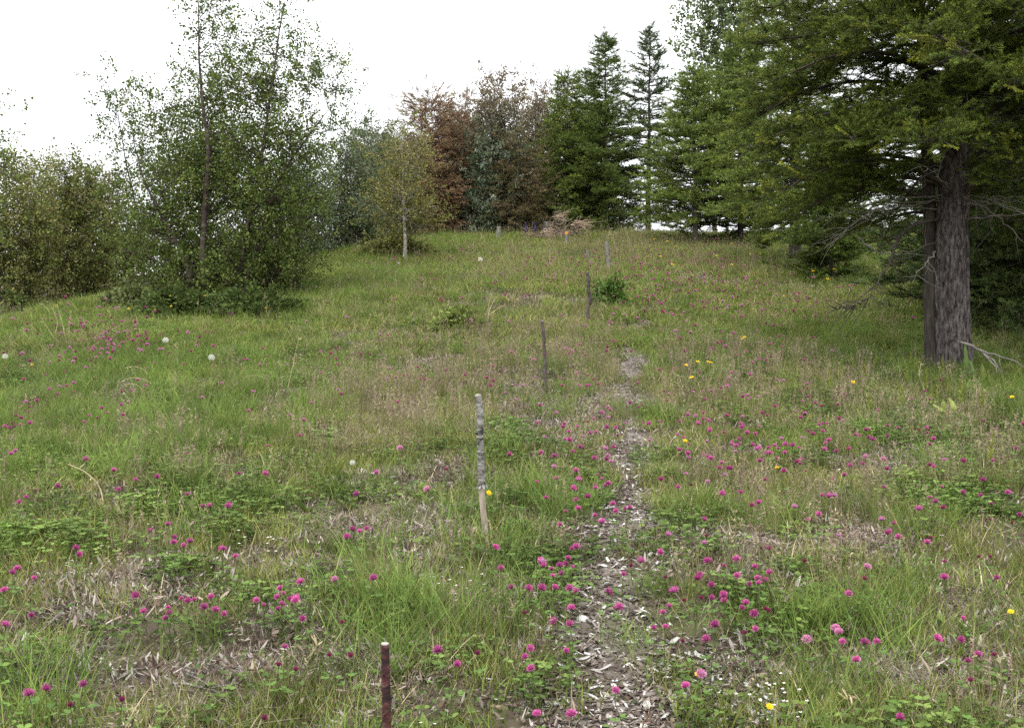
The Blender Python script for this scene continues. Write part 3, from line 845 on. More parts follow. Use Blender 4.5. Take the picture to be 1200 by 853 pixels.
broad_tree('dark_thicket_tree', 'dark green tree deep behind the rust brown conifers', 'tree', 560, 41, [(135, 535, 585), (180, 490, 640), (250, 470, 660), (275, 470, 660)], [[(560, 285, 0), (560, 200, 0), (560, 140, 0)]], .1, M['bark_dark'], 'willow', [(.08, .095, .04), (.10, .09, .045)], 90, 2200, .4, (.9, 1.4), seed=42)
PINE = (.095, .135, .036); PINE2 = (.14, .19, .05); PINE3 = (.07, .10, .036)
conifer('pine_tree', 'short bushy green pine at the willow end of the pine row', 662, 35, 88, PINE2, M['bark_dark'], .02, 50, 28, 9, seed=4, sprays=8, group='pines on the crest', skirt=.9)
conifer('pine_tree', 'bushy pine squeezed between the short pine and the slim pointed pine', 684, 36.5, 92, PINE, M['bark_dark'], .02, 44, 26, 8, seed=14, sprays=8, group='pines on the crest', skirt=.9)
conifer('pine_tree', 'slim pointed pine with dense boughs down to the ground', 708, 34.5, 44, PINE, M['bark_dark'], .03, 54, 34, 9, r0=.10, seed=5, sprays=8, group='pines on the crest', skirt=.7)
conifer('pine_tree', 'narrow dark pine with sky showing under its sparse lower boughs', 760, 35.5, 34, PINE3, M['bark_dark'], .10, 44, 32, 8, r0=.11, seed=6, sprays=7, sparse=.8, group='pines on the crest', skirt=.3)
conifer('pine_tree', 'green pine with a pale bare foot of the trunk on the crest', 815, 29.5, 84, PINE2, M['bark_grey'], .17, 64, 30, 9, r0=.09, seed=7, sprays=9, group='pines on the crest', lean=-.01, skirt=.7)
conifer('pine_tree', 'pine standing between the pale footed pine and the tall thick pine', 868, 30, 40, PINE, M['bark_dark'], .08, 70, 32, 9, r0=.10, seed=8, sprays=10, group='pines on the crest', skirt=.6)
conifer('tall_pine', 'tall pine with a thick bare dark trunk behind the big conifer boughs', 932, 24, -110, PINE2, M['bark_dark'], .12, 100, 34, 8, r0=.15, seed=9, sprays=14, skirt=.5)
conifer('young_conifer', 'low dark conifer with spreading skirt under the big conifer boughs', 975, 21, 130, PINE, M['bark_dark'], .06, 50, 22, 7, r0=.05, seed=10, sprays=10, skirt=.9)
conifer('shade_conifer', 'dark conifer standing close behind the big furrowed trunk', 1128, 17.5, -60, PINE3, M['bark_dark'], .10, 105, 28, 7, r0=.12, seed=11, sprays=14, skirt=.9)
conifer('shade_conifer', 'dark conifer beyond the big trunk at the edge of the wood', 1215, 14.5, -120, PINE3, M['bark_dark'], .04, 150, 32, 8, r0=.13, seed=12, sprays=16, skirt=.9)
conifer('shade_conifer', 'dark low conifer filling the gap behind the big trunk', 1165, 16, 60, PINE3, M['bark_dark'], .03, 90, 24, 8, r0=.09, seed=13, sprays=12, skirt=.9)
broad_tree('poplar_tree', 'tall light green poplar rising behind the pines', 'tree', 838, 38.5, [(-90, 820, 880), (-20, 800, 900), (50, 792, 890), (110, 795, 880), (180, 800, 870)],
    [[(838, 275, 0), (836, 150, 0), (845, -70, 0)], [(852, 275, .3), (862, 120, .2), (880, -40, .1)]], .11, M['bark_grey'], 'poplar', [(.13, .17, .075), (.16, .20, .10), (.10, .14, .055)], 60, 1100, .42, (.8, 1.25), seed=50)

# ------------------------------------------------------------------ the big conifer
def big_conifer():
    global rng
    keep = rng; rng = np.random.default_rng(77)
    d = 11.2
    bx = xpx(1117, d); bz = gz(bx, d) - .05
    root = thing('big_conifer', 'big conifer with thick furrowed grey bark trunk and long low boughs', 'tree', (bx, d, bz))
    def furrowed(pl, rr, name, seed, mat='bark_pine'):
        n = len(pl); sides = 56
        a = np.arange(sides) * 2 * math.pi / sides
        mb = MB(); V = []
        for i in range(n):
            z = pl[i][2]
            plate = np.abs(vnoise(a * 5.2 + 1.2 * np.sin(z * 5 + seed), np.full(sides, z * 3.2), seed) - .5) * 2
            fine = vnoise(a * 14, np.full(sides, z * 11), seed + 3)
            lump = vnoise(a * 1.3, np.full(sides, z * 1.2), seed + 8)
            k = rr[i] * (1 + .20 * np.clip(plate * 1.8, 0, 1) - .14 + .07 * fine + .10 * (lump - .5) + .10 * np.cos(a * 5 + seed) * math.exp(-max(z, 0) * 3.2))
            V.append(np.c_[pl[i][0] + np.cos(a) * k, pl[i][1] + np.sin(a) * k, np.full(sides, z)])
        V = np.concatenate(V)
        i = np.arange(n - 1)[:, None] * sides; j = np.arange(sides)[None]; k = (j + 1) % sides
        mb.add(V, np.stack([i + j, i + k, i + sides + k, i + sides + j], -1).reshape(-1, 4))
        return link(name, mb.mesh(name, M[mat], False), root)
    n = 130; z = np.linspace(-.15, 9.5, n)
    main = np.c_[np.interp(z, [0, 1.7, 3.2, 9.5], [0, -.02, .08, .2]), np.zeros(n), z]
    rm = np.interp(z, [-.15, .1, .5, 1.7, 4, 9.5], [.24, .20, .180, .160, .125, .02])
    trunk = furrowed(main, rm, 'trunk', 3)
    n = 80; z2 = np.linspace(-.15, 5.0, n)
    sec = np.c_[np.interp(z2, [0, 1.7, 5], [-.19, -.205, -.38]), np.full(n, .12), z2]
    rs = np.interp(z2, [-.15, .2, 1.7, 5], [.11, .082, .07, .025])
    furrowed(sec, rs, 'second_stem', 21, 'bark_dark')  # the shade on this stem is put into its colour as darker bark
    mb = MB(); P = []; D = []; T = []
    def bough(base, th, L, up, droop, ns, live=1.0):
        o = np.array([math.cos(th), math.sin(th), 0]); sidev = np.array([-o[1], o[0], 0])
        c1 = base + o * L * .35 + np.array([0, 0, L * up]); c2 = base + o * L * .7 + sidev * rng.normal(0, .08) * L + np.array([0, 0, L * (up * 1.3 - droop * .4)])
        e = base + o * L + sidev * rng.normal(0, .12) * L + np.array([0, 0, L * (up * 1.2 - droop)])
        lp = smooth_line([base, c1, c2, e], 14)
        mb.tube(lp, np.linspace(.012 + .009 * L, .004, 14), 5, (1, 1, 1), cap=False)
        for q in range(ns):
            u = rng.uniform(.22, 1.0); i = min(12, int(u * 13)); s = lp[i]
            sg = 1 if q % 2 else -1
            tl = (1.1 - u) * L * .42 * rng.uniform(.5, 1.1) + .08
            dv = o * rng.uniform(.5, 1) + sidev * sg * rng.uniform(.5, 1.1) + np.array([0, 0, rng.uniform(-.35, .25)])
            dv /= np.linalg.norm(dv); te = s + dv * tl
            mb.tube([s, (s + te) / 2 + rng.normal(0, .02, 3), te], [.006, .004, .002], 3, (1, 1, 1), cap=False)
            if rng.uniform() > live: continue
            for t in np.arange(.15, 1.01, .18 / max(tl, .18)):
                P.append(s + dv * tl * t + rng.normal(0, .015, 3))
                D.append(dv + rng.normal(0, .45, 3) * np.array([1, 1, .6]) + np.array([0, 0, rng.uniform(-.1, .35)]))
                T.append(u)
        P.append(e); D.append(e - lp[-3]); T.append(1)
    nb = 92
    for q in range(nb):
        zz = 1.75 + 7.2 * (q / nb) ** .9
        th = q * 2.399 + rng.normal(0, .2)
        b = np.array([np.interp(zz, main[:, 2], main[:, 0]), 0, zz])
        L = np.interp(zz, [1.7, 2.4, 4, 6.5, 9.2], [1.4, 2.15, 2.4, 2.0, .6]) * rng.uniform(.75, 1.12)
        bough(b, th, L, rng.uniform(.02, .2), rng.uniform(.1, .38), int(14 + 13 * L), .9)
    for zz, th, L, up, dr in ((1.95, 3.05, 2.3, .10, .24), (2.15, 3.35, 2.6, .12, .26), (2.35, 2.85, 2.5, .1, .25), (2.7, 3.2, 2.75, .1, .2), (3.1, 3.0, 2.7, .12, .22), (3.3, 3.5, 2.8, .1, .2),
                              (3.7, 3.15, 2.7, .12, .16), (4.1, 3.4, 2.7, .12, .15), (4.4, 2.9, 2.6, .12, .15), (2.5, 3.75, 2.5, .1, .2), (3.6, 3.9, 2.5, .1, .2), (2.9, 4.5, 2.0, .12, .2), (3.4, 4.9, 2.2, .12, .2), (2.4, 5.5, 1.9, .12, .25), (2.8, 5.9, 2.1, .1, .2), (3.9, 5.3, 2.2, .1, .2), (3.0, 4.75, 1.5, .1, .3), (3.4, 4.3, 1.7, .1, .3), (3.8, 4.7, 1.8, .1, .3), (4.3, 4.45, 1.9, .1, .3), (4.7, 4.9, 1.9, .1, .3), (5.2, 4.6, 2.0, .1, .35), (5.6, 4.2, 2.0, .1, .3), (2.6, 4.2, 1.3, .1, .3)):
        b = np.array([np.interp(zz, main[:, 2], main[:, 0]), 0, zz])
        bough(b, th, L * .92, up, dr, 38, .9)
    link('boughs', mb.mesh('boughs', M['bark_dark'], True), root)
    P = np.array(P); D = np.array(D); T = np.array(T)[:, None]; n = len(P)
    tc = np.array((.086, .122, .03)) * rng.uniform(.7, 1.35, (n, 1)) * (1 - .0 * T)
    yel = (rng.uniform(0, 1, (n, 1)) < .10 * T) * 1.0
    tc = tc * (1 - yel) + np.array((.20, .235, .05)) * yel
    scatter('crown', 'needle_near', P, dir_rot(D), rng.uniform(.65, 1.1, n), tc, root, kind='stuff')
    print('big conifer sprays', n)
    # dead branches, each a part
    def dead(pts, r, forks, mat='dead'):
        mb = MB(); lp = smooth_line(pts, 16)
        lp[1:] += rng.normal(0, .012, (15, 3))
        mb.tube(lp, np.linspace(r, r * .25, 16), 5)
        for q in range(forks):
            i = rng.integers(4, 15); s = lp[i]; dv = (lp[min(15, i + 1)] - lp[i - 1]); dv /= np.linalg.norm(dv)
            dv = dv + rng.normal(0, .6, 3); dv /= np.linalg.norm(dv); l = rng.uniform(.1, .4)
            e = s + dv * l
            mb.tube(smooth_line([s, (s + e) / 2 + rng.normal(0, .03, 3), e], 5), np.linspace(r * .4, .0015, 5), 4)
        link('dead_branch', mb.mesh('dead_branch', M[mat], True), root)
    def rel(px, py, dy=0): return (xpx(px, d + dy) - bx, dy, zpx(py, d + dy) - bz)
    dead([rel(1104, 258), rel(1062, 268, -.3), rel(1046, 300, -.4), rel(1032, 325, -.45), rel(1015, 352, -.5)], .022, 14, 'bark_dark')
    dead([rel(1016, 350, -.5), rel(1000, 358, -.55), rel(975, 362, -.6)], .016, 16, 'bark_dark')
    dead([rel(1096, 295, -.1), rel(1085, 308, -.3), rel(1070, 328, -.4)], .012, 5)
    dead([rel(1005, 278, -.2), rel(1040, 298, -.2), rel(1095, 285, 0)], .012, 6)
    dead([rel(1120, 225, -.1), rel(1165, 250, -.3), rel(1200, 285, -.4)], .02, 6, 'bark_grey')
    for q in range(60):
        zz = rng.uniform(1.7, 4.9); th = rng.uniform(2.2, 6.4); l = rng.uniform(.5, 2.1)
        b = np.array([np.interp(zz, main[:, 2], main[:, 0]) + .15 * math.cos(th), .15 * math.sin(th), zz])
        o = np.array([math.cos(th), math.sin(th), rng.uniform(-.45, .2)])
        dead([b, b + o * l * .5 + rng.normal(0, .05, 3), b + o * l + np.array([0, 0, -.1 * l])], rng.uniform(.005, .010), 6)
    rng = keep
big_conifer()
#PART3

# ================================================================== STAKES
def stake(px, top, bot, wpx, label, mats, seed, lean=0.0, bark_to=None, tag=None, crook=.0, knots=2):
    """a cut pole driven into the ground; bark_to = fraction of the height down to which the bark still holds"""
    q = np.random.default_rng(seed)
    x, y, z = on_ground(px, min(bot, 853)) if bot <= 853 else on_ground(px, 853)
    if bot > 853: y -= .22; x = (px - 600) / F * y; z = gz(x, y)
    Hh = (bot - top) / F * y; r = wpx / F * y / 2
    root = thing('stake', label, 'stake', (x, y, z), group='stakes in a line up the slope')
    def piece(name, t0, t1, rk, mat, n):
        t = np.linspace(t0, t1, n); sides = 12; a = np.arange(sides) * 6.283 / sides
        mb = MB(); V = []
        for i in range(n):
            cx = lean * Hh * t[i] + crook * Hh * (math.sin(t[i] * 7 + seed) * .5 + .3 * math.sin(t[i] * 17)); cy = crook * .5 * Hh * math.sin(t[i] * 5)
            kn = 1 + .10 * (vnoise(a * 1.2, np.full(sides, t[i] * 16), seed) - .5) + .12 * (vnoise(np.full(sides, 3.3), np.full(sides, t[i] * 30), seed + 5) - .5)
            rr = r * rk * (1.06 - .12 * t[i]) * kn
            V.append(np.c_[cx + np.cos(a) * rr, cy + np.sin(a) * rr, np.full(sides, t[i] * Hh)])
        i = np.arange(n - 1)[:, None] * sides; j = np.arange(sides)[None]; k = (j + 1) % sides
        mb.add(np.concatenate(V), np.stack([i + j, i + k, i + sides + k, i + sides + j], -1).reshape(-1, 4))
        for ring in (V[0], V[-1]):
            mb.add(np.concatenate([ring, ring.mean(0)[None] + (0, 0, .15 * r if ring is V[-1] else 0)]), [(s, (s + 1) % sides, sides) for s in range(sides)])
        return link(name, mb.mesh(name, M[mat], True), root)
    b0 = bark_to if bark_to else -.12 / Hh
    if bark_to: piece('bare_wood', -.12 / Hh, bark_to + .05, .86, mats[1], 14)
    pole = piece('bark', b0, 1 - .012, 1.0, mats[0], 26)
    piece('cut_top', 1 - .02, 1.0, .93, mats[2], 3)
    for k in range(knots):
        t = q.uniform(.2, .85); a = q.uniform(3.3, 6.1); mb = MB()
        c = np.array([lean * Hh * t + crook * Hh * (math.sin(t * 7 + seed) * .5 + .3 * math.sin(t * 17)) + r * .8 * math.cos(a), r * .8 * math.sin(a), t * Hh])
        mb.tube([c, c + np.array([math.cos(a), math.sin(a), .5]) * r * .9], [r * .35, r * .22], 6)
        link('knot', mb.mesh('knot', M[mats[0]], True), root)
    if bark_to:
        mb = MB(); c = np.array([lean * Hh * bark_to, 0, bark_to * Hh])
        for k in range(4):
            a = 3.4 + k * .8; p = c + np.array([math.cos(a), math.sin(a), 0]) * r
            oval(mb, p + (0, 0, .02), np.array([math.cos(a) * .5, math.sin(a) * .5, -1]), (math.cos(a), math.sin(a), 0.1), .035, .016, (1, 1, 1))
        link('peeling_bark', mb.mesh('peeling_bark', M[mats[0]]), root)
    if tag:
        mb = MB(); mb.tube([(lean * Hh * .9, 0, Hh * .86), (lean * Hh, 0, Hh * 1.01)], r * 1.12, 10)
        link('orange_tip', mb.mesh('orange_tip', M['orange']), root)
    return root
M['stake_birch'] = rough_mat('stake_birch_bark', [(.40, (.035, .032, .03)), (.48, (.15, .14, .13)), (.6, (.27, .255, .24)), (.8, (.42, .40, .38))], (26, 26, 60), 6, .5)
M['stake_bare'] = rough_mat('stake_bare_wood', [(.3, (.20, .155, .12)), (.55, (.34, .285, .23)), (.8, (.46, .42, .38))], (40, 40, 8), 5, .3)
M['stake_red'] = rough_mat('stake_red_bark', [(.36, (.02, .013, .014)), (.47, (.035, .018, .02)), (.55, (.085, .026, .026)), (.64, (.13, .11, .108))], (14, 14, 34), 6, .5)
M['stake_dark'] = rough_mat('stake_dark_bark', [(.3, (.04, .03, .028)), (.6, (.10, .08, .075)), (.8, (.20, .175, .16))], (22, 22, 22), 5, .5)
M['stake_grey'] = rough_mat('stake_grey_bark', [(.3, (.10, .09, .09)), (.6, (.22, .20, .20)), (.8, (.36, .34, .33))], (18, 18, 30), 5, .5)
M['cut'] = rough_mat('cut_wood', [(.3, (.26, .22, .18)), (.7, (.46, .42, .38))], (40, 40, 40), 4, .2)
M['orange'] = rough_mat('orange_paint', [(.3, (.55, .20, .03)), (.7, (.70, .30, .06))], (30, 30, 30), 3, .1)
stake(454, 767, 905, 10.5, 'dark red barked stake with pale cut top beside the lower path', ('stake_red', 'stake_red', 'cut'), 1, lean=-.02, knots=4)
stake(568, 463, 632, 8.5, 'whitish birch stake with bark peeled off its lower third', ('stake_birch', 'stake_bare', 'cut'), 2, lean=-.045, bark_to=.36, crook=.008, knots=3)
stake(641, 376, 466, 3.8, 'thin dark brown leaning stake, next up the slope from the birch stake', ('stake_dark', 'stake_dark', 'stake_grey'), 3, lean=-.06, crook=.012)
stake(690, 319, 381, 4.2, 'crooked dark grey knobbly stake beside the small dark bush', ('stake_dark', 'stake_dark', 'stake_grey'), 4, lean=-.01, crook=.03, knots=4)
stake(714, 283, 320, 4.6, 'plain grey stake leaning above the small dark bush', ('stake_grey', 'stake_grey', 'stake_grey'), 5, lean=-.09)
stake(689.5, 293, 309, 3.6, 'very short grey stake half hidden in the far grass', ('stake_grey', 'stake_grey', 'stake_grey'), 6, lean=-.08)
stake(664, 272, 292, 3.6, 'grey stake with an orange tip in front of the brush pile', ('stake_grey', 'stake_grey', 'cut'), 7, tag=True)
stake(584, 266, 284, 5.2, 'stout pale post standing short of the dark crest thicket', ('stake_birch', 'stake_bare', 'cut'), 8, lean=.05)

# ================================================================== FLOWERS
def mk_head(seed, cols, n=150, flat=.82):
    """clover head: a globe of narrow florets"""
    q = np.random.default_rng(seed); mb = MB(); V = []; Fc = []; C = []
    g = math.pi * (3 - math.sqrt(5)); k = 0
    for i in range(n):
        zz = 1 - 1.72 * (i + .5) / n; rr = math.sqrt(max(0, 1 - zz * zz)); a = i * g
        d = np.array([rr * math.cos(a), rr * math.sin(a), zz]); d2 = d + np.array([0, 0, .5]) + q.normal(0, .12, 3); d2 /= np.linalg.norm(d2)
        s = np.cross(d2, q.normal(0, 1, 3)); s /= np.linalg.norm(s)
        p = d * .52; e = p + d2 * q.uniform(.40, .58); wv = .115
        V += [p - s * wv * .5, p + s * wv * .5, e + s * wv * .45, e - s * wv * .45]
        Fc.append((k, k + 1, k + 2, k + 3)); k += 4
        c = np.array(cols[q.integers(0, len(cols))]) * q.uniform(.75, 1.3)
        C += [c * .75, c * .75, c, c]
    V = np.array(V); V[:, 2] *= flat
    mb.add(V, Fc, np.array(C))
    u = np.linspace(0, math.pi, 7); W = []
    for t in u:
        for a in np.arange(8) * 6.283 / 8: W.append((.55 * math.sin(t) * math.cos(a), .55 * math.sin(t) * math.sin(a), .5 * math.cos(t)))
    ff = [(i * 8 + j, i * 8 + (j + 1) % 8, i * 8 + 8 + (j + 1) % 8, i * 8 + 8 + j) for i in range(6) for j in range(8)]
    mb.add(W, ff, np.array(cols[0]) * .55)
    for j in range(6):
        a = j * 1.05; oval(mb, (0, 0, -.5), (math.cos(a), math.sin(a), .2), (0, 0, 1), .8, .32, (.10, .14, .04))
    return mb
PINK = [(.54, .085, .30), (.61, .13, .36), (.46, .06, .24), (.66, .22, .45)]
PALE = [(.66, .26, .46), (.70, .34, .50), (.60, .20, .40)]
DARKR = [(.22, .025, .09), (.28, .035, .12), (.16, .03, .06)]
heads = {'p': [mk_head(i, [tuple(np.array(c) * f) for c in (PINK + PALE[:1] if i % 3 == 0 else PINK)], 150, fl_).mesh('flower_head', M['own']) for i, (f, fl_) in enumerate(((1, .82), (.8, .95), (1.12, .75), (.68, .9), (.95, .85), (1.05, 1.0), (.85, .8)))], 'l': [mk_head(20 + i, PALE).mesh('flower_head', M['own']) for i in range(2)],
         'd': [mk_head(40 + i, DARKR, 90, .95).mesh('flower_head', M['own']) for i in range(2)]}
def mk_stem(seed):
    q = np.random.default_rng(seed); mb = MB()
    mb.tube(smooth_line([(0, 0, -.1), (q.normal(0, .05), q.normal(0, .05), .4), (q.normal(0, .03), q.normal(0, .03), .75), (0, 0, 1)], 7), .0012 / .16 * 1.0, 5, (.12, .15, .05))
    return mb
def stem_mesh(seed, r, col, bend=.06, n=8):
    q = np.random.default_rng(seed); mb = MB()
    mb.tube(smooth_line([(0, 0, -.08), (q.normal(0, bend), q.normal(0, bend), .4), (q.normal(0, bend * .6), q.normal(0, bend * .6), .75), (0, 0, 1)], n), r, 5, col)
    return mb
stems = [stem_mesh(i, .009, (.11, .14, .045)).mesh('stem', M['own'], True) for i in range(4)]
def mk_leafpair(seed):
    q = np.random.default_rng(seed); mb = MB()
    for s in range(3):
        a = s * 2.1 + q.uniform(0, 1); b = np.array([.02 * math.cos(a), .02 * math.sin(a), q.uniform(-.03, .03)])
        mb.tube([(0, 0, b[2] - .01), b], .0009, 3, (.11, .15, .04), cap=False)
        g = np.array((.10, .165, .042)) * q.uniform(.8, 1.3)
        for j in range(3):
            an = a + (j - 1) * 1.1
            oval(mb, b, (math.cos(an), math.sin(an), q.uniform(0, .5)), (0, 0, 1), .026, .016, g, .08)
    return mb
cleaf = [mk_leafpair(i).mesh('leaf', M['own']) for i in range(4)]

CL = '''163,698 172,717 213,704 223,708 234,704 251,704 195,718 198,722 193,728 240,718 251,717 255,722 300,707 309,712 322,698 328,694 336,700 344,704 349,704 354,700 321,710 331,716 358,725 330,760
6,674 21,668 41,679 6,691 3,736 31,723 36,818 50,808 199,638 219,639 227,635 254,644 260,644 284,653 240,595 270,593 181,622 198,617 210,631 89,651 92,644 408,631 415,622 424,621 407,622 393,681l 441,680 354,683
409,730d 389,766d 409,770d 109,802 87,827d 139,820d 339,786d 317,780d 321,834d 577,644 594,664 607,691 619,690 629,693 634,658 640,669 647,674 655,689 664,674 670,656 677,643 668,644 652,666 661,662 667,664 672,689 677,695
668,715 644,729 670,734 614,722d 628,759 617,770 621,785 673,765 717,815 626,836 674,845 707,698 716,712 728,673 743,665d 773,650 789,677d 781,720 767,736 779,736 804,750d 833,755 842,736 837,704 833,686 820,676 834,659
829,628d 786,695d 800,705d 814,703d 802,804 814,787l 659,601 659,616 677,596 689,605 673,573 676,586 651,562 631,565 670,557 677,553 679,563 696,569 701,557 700,572 714,569 706,570 721,592 729,595 737,597 725,599 510,574l
423,580 786,570 808,569d 846,580 514,766 523,774 556,764d 890,590 860,656 853,667 863,676 873,683 891,666 891,681 888,687 904,673 905,682 850,705 850,698 871,716 873,710 881,719 897,715d 901,718d 891,740 876,745d
945,751l 978,739l 987,742l 990,755 1011,755 1024,754 1038,752 1009,778 1109,747 1124,725 1089,746 1143,770 1139,777 1168,770d 1127,794d 1053,845 1087,638 1090,632d 1043,623 1048,630 1106,660 1017,667l 994,699 1014,682d 1167,679
1145,654d 1158,653d 1162,613d 1192,607 1189,618d 1088,584 1098,590 1151,582 952,610 956,604 947,661d 1106,678 914,394d 953,396d 975,411d 850,406 833,410 875,412 882,425 898,422 903,418 943,422 948,424 879,439 890,453l 910,445l 918,446l
946,455 947,465l 989,462l 982,474 943,485 934,482 955,472 963,476 852,447 852,453 834,458 851,467 876,463 877,468 818,495 831,493 850,497 831,504 846,508 870,488 868,496 871,501 873,508 881,509 867,515 947,506 963,506 966,497
973,497 957,498 983,490 809,522 812,532 823,534 830,537 859,518 865,524 883,522 893,525 897,532 902,532 912,526 908,523 922,522 918,531 934,526 932,523 966,520 965,528 977,529 975,516 997,506 1002,510 1007,511 1013,513 1019,516
1038,512 1042,499 1053,502 1084,508 1094,515 1089,521 1077,505d 1187,526 1196,498 998,546 1009,544 1017,536l 1036,539l 1089,546 1103,571 1124,577 1152,564 1172,578 887,541 937,540 920,553 849,549 847,580 864,577 979,561 984,557
1031,572 963,581 517,350 518,353 542,349 455,393 478,396 407,419 414,414 423,415 434,415 457,432 454,444 464,442 473,440 492,444 494,439 498,445 466,471 469,526l 575,451 613,452 628,442 625,422 631,466 679,404 682,412 686,416
668,429 667,414 676,437 689,440 659,444 659,452 691,451 712,406 661,497 664,507 659,516 664,516 666,529 650,536 656,535 680,524 687,526 696,537 707,539 694,507 700,507 712,502 723,502 733,496 707,485 696,491 691,508 754,496 759,497
782,469 796,494 818,496 824,491 830,505 846,508 797,513 829,537 833,410 790,432 840,362 809,336 119,392 116,397 109,394 94,373 101,377 88,399 98,399 124,369 116,360 135,381 139,390 150,397 156,399 161,394 116,414 126,414 129,420
188,392 243,390 251,390 259,387 232,401 230,405 234,395 290,421 78,452 54,439 58,456 67,462 26,472 19,487 25,490 14,496 5,501 11,502 26,498 114,490 99,494 126,484 119,478 142,474 150,472 396,457 291,481 310,523 356,492 340,487
353,511 365,472 394,421 396,427 407,419 388,414 414,414 434,415 386,419 163,563 178,560 39,576 32,584 22,589 133,552 100,539 240,594 270,592 220,580 302,556 284,555 147,573 69,571 217,532'''.split()
fl = []
for t in CL:
    k = 'p'
    if t[-1] in 'dl': k = t[-1]; t = t[:-1]
    a, b = t.split(','); fl.append((int(a), int(b), k))
fl = list(dict.fromkeys(fl))
fl.sort(key=lambda f: -f[1])
birch_xy = (xpx(247, 18.6), 18.6)
FAR = []
MARKS = []
for px, py, nm in ((454, 853, 'beside the dark red stake'), (568, 632, 'around the birch stake'), (641, 466, 'around the thin leaning stake'), (690, 380, 'around the crooked stake'), (711, 648, 'by the white stone on the path'),
                   (507, 680, 'around the flat pale stone in the grass'), (727, 800, 'on the edge of the lowest wood chips'), (740, 580, 'at the dark bare bend of the path'), (738, 450, 'along the upper path'), (1115, 440, 'before the big conifer trunk'),
                   (248, 430, 'around the round dandelion clock'), (110, 395, 'in the clover patch at the thicket edge'), (155, 465, 'around the arched dry stalks'), (110, 590, 'on the bank with the thick bent stalk'), (410, 640, 'over the bare hollow below the birch stake'),
                   (270, 715, 'in the leafy clump above the broken twigs'), (240, 810, 'among the broken twigs'), (840, 430, 'beside the yellow flowers near the upper path'), (915, 547, 'around the lone yellow flower below the conifer'), (1104, 490, 'around the yellow green dock rosette'),
                   (870, 645, 'around the pale chips off the path'), (1182, 715, 'around the lone low yellow flower'), (1004, 850, 'around the short straw of the dry patch'), (20, 490, 'at the lush edge of the meadow'), (20, 690, 'in the coarse dry tufts'),
                   (470, 435, 'in the thin grass between birch and stakes'), (340, 490, 'in the lush grass below the dandelions'), (1150, 580, 'around the dark bare hole in the turf'), (536, 385, 'beside the low bush under the dry mound'), (400, 420, 'in the shade edge of the birch'), (1000, 510, 'in the thick clover below the conifer')):
    _x, _y, _ = on_ground(px, py); MARKS.append((_x, _y, nm))
def landmark(x, y, skip='zzz'):
    return min([m for m in MARKS if skip not in m[2]], key=lambda m: math.hypot(m[0] - x, (m[1] - y) * .6))[2]
def clover(px, py, k, i):
    h = (.13 + .10 * rng.uniform()) if py > 440 else .20 + .08 * rng.uniform()
    x, y, z = on_ground(px, py, h)
    r = {'p': rng.uniform(.0108, .0168), 'l': rng.uniform(.014, .0175), 'd': rng.uniform(.008, .0105)}[k]
    if rng.uniform() < .25 and k == 'p': r *= .75
    r *= 1.12 + .33 * min(1, max(0, (y - 5) / 5))
    big = r / (1.12 + .33 * min(1, max(0, (y - 5) / 5)))
    col = {'p': 'large bright pink clover flower' if big > .0142 else 'medium pink clover flower' if big > .012 else 'small pink clover flower', 'l': 'pale faded pink clover flower', 'd': 'dark crimson clover bud'}[k]
    mark = landmark(x, y)
    lab, gp = col + ' ' + mark, 'clover ' + mark
    root = thing('clover_flower', lab, 'flower', (x, y, z), rng.uniform(0, 6.28), gp)
    tx, ty = rng.normal(0, .09), rng.normal(0, .09)
    st = link('stem', stems[i % 4], root, (0, 0, 0), (tx, ty, 0), (.16, .16, h))
    top = st.rotation_euler.to_matrix() @ Vector((0, 0, h))
    link('flower_head', heads[k][i % len(heads[k])], root, top + Vector((0, 0, r * .35)), (tx * 2 + rng.normal(0, .2), ty * 2 + rng.normal(0, .2), 0), (r, r, r))
    if y < 10: link('leaf', cleaf[i % 4], root, top * rng.uniform(.5, .8), (0, 0, 0), (1, 1, 1))
for i, (px, py, k) in enumerate(fl):
    if i < 300: clover(px, py, k, i)
    else: FAR.append((px, py))
# the many far blossoms that blur together
blobs = [(800, 320, 90, 22, 170), (700, 300, 110, 10, 110), (830, 350, 60, 20, 100), (118, 388, 40, 18, 80), (110, 410, 60, 20, 40), (530, 400, 80, 40, 20), (850, 450, 90, 40, 50), (700, 470, 70, 60, 40),
         (900, 520, 120, 30, 40), (640, 330, 60, 25, 20), (300, 420, 120, 30, 25), (20, 480, 30, 25, 14), (950, 340, 60, 20, 20), (1080, 560, 90, 40, 20), (750, 600, 120, 60, 20), (450, 300, 40, 12, 14)]
for px0, py0, sx, sy, nn in blobs:
    for q in range(nn): FAR.append((px0 + rng.normal(0, sx), np.clip(py0 + rng.normal(0, sy), 280, 840)))
P = []
for px, py in FAR:
    x, y, z = on_ground(px, py, .29); P.append((x, y, z + .29))
P = np.array(P); n = len(P)
source('blossom', [mk_head(60 + i, [(1, 1, 1)], 40).mesh('blossom', M['leaf']) for i in range(2)])
scatter('clover_blossoms', 'blossom', P, rng.normal(0, .2, (n, 3)), rng.uniform(.011, .021, n) * (1 + np.clip((P[:, 1] - 8) / 14, 0, .7)), np.array([(.50, .07, .27), (.58, .13, .36), (.36, .045, .18), (.62, .22, .44)])[rng.integers(0, 4, n)], kind='stuff', label='far pink clover blossoms dotted through the grass')

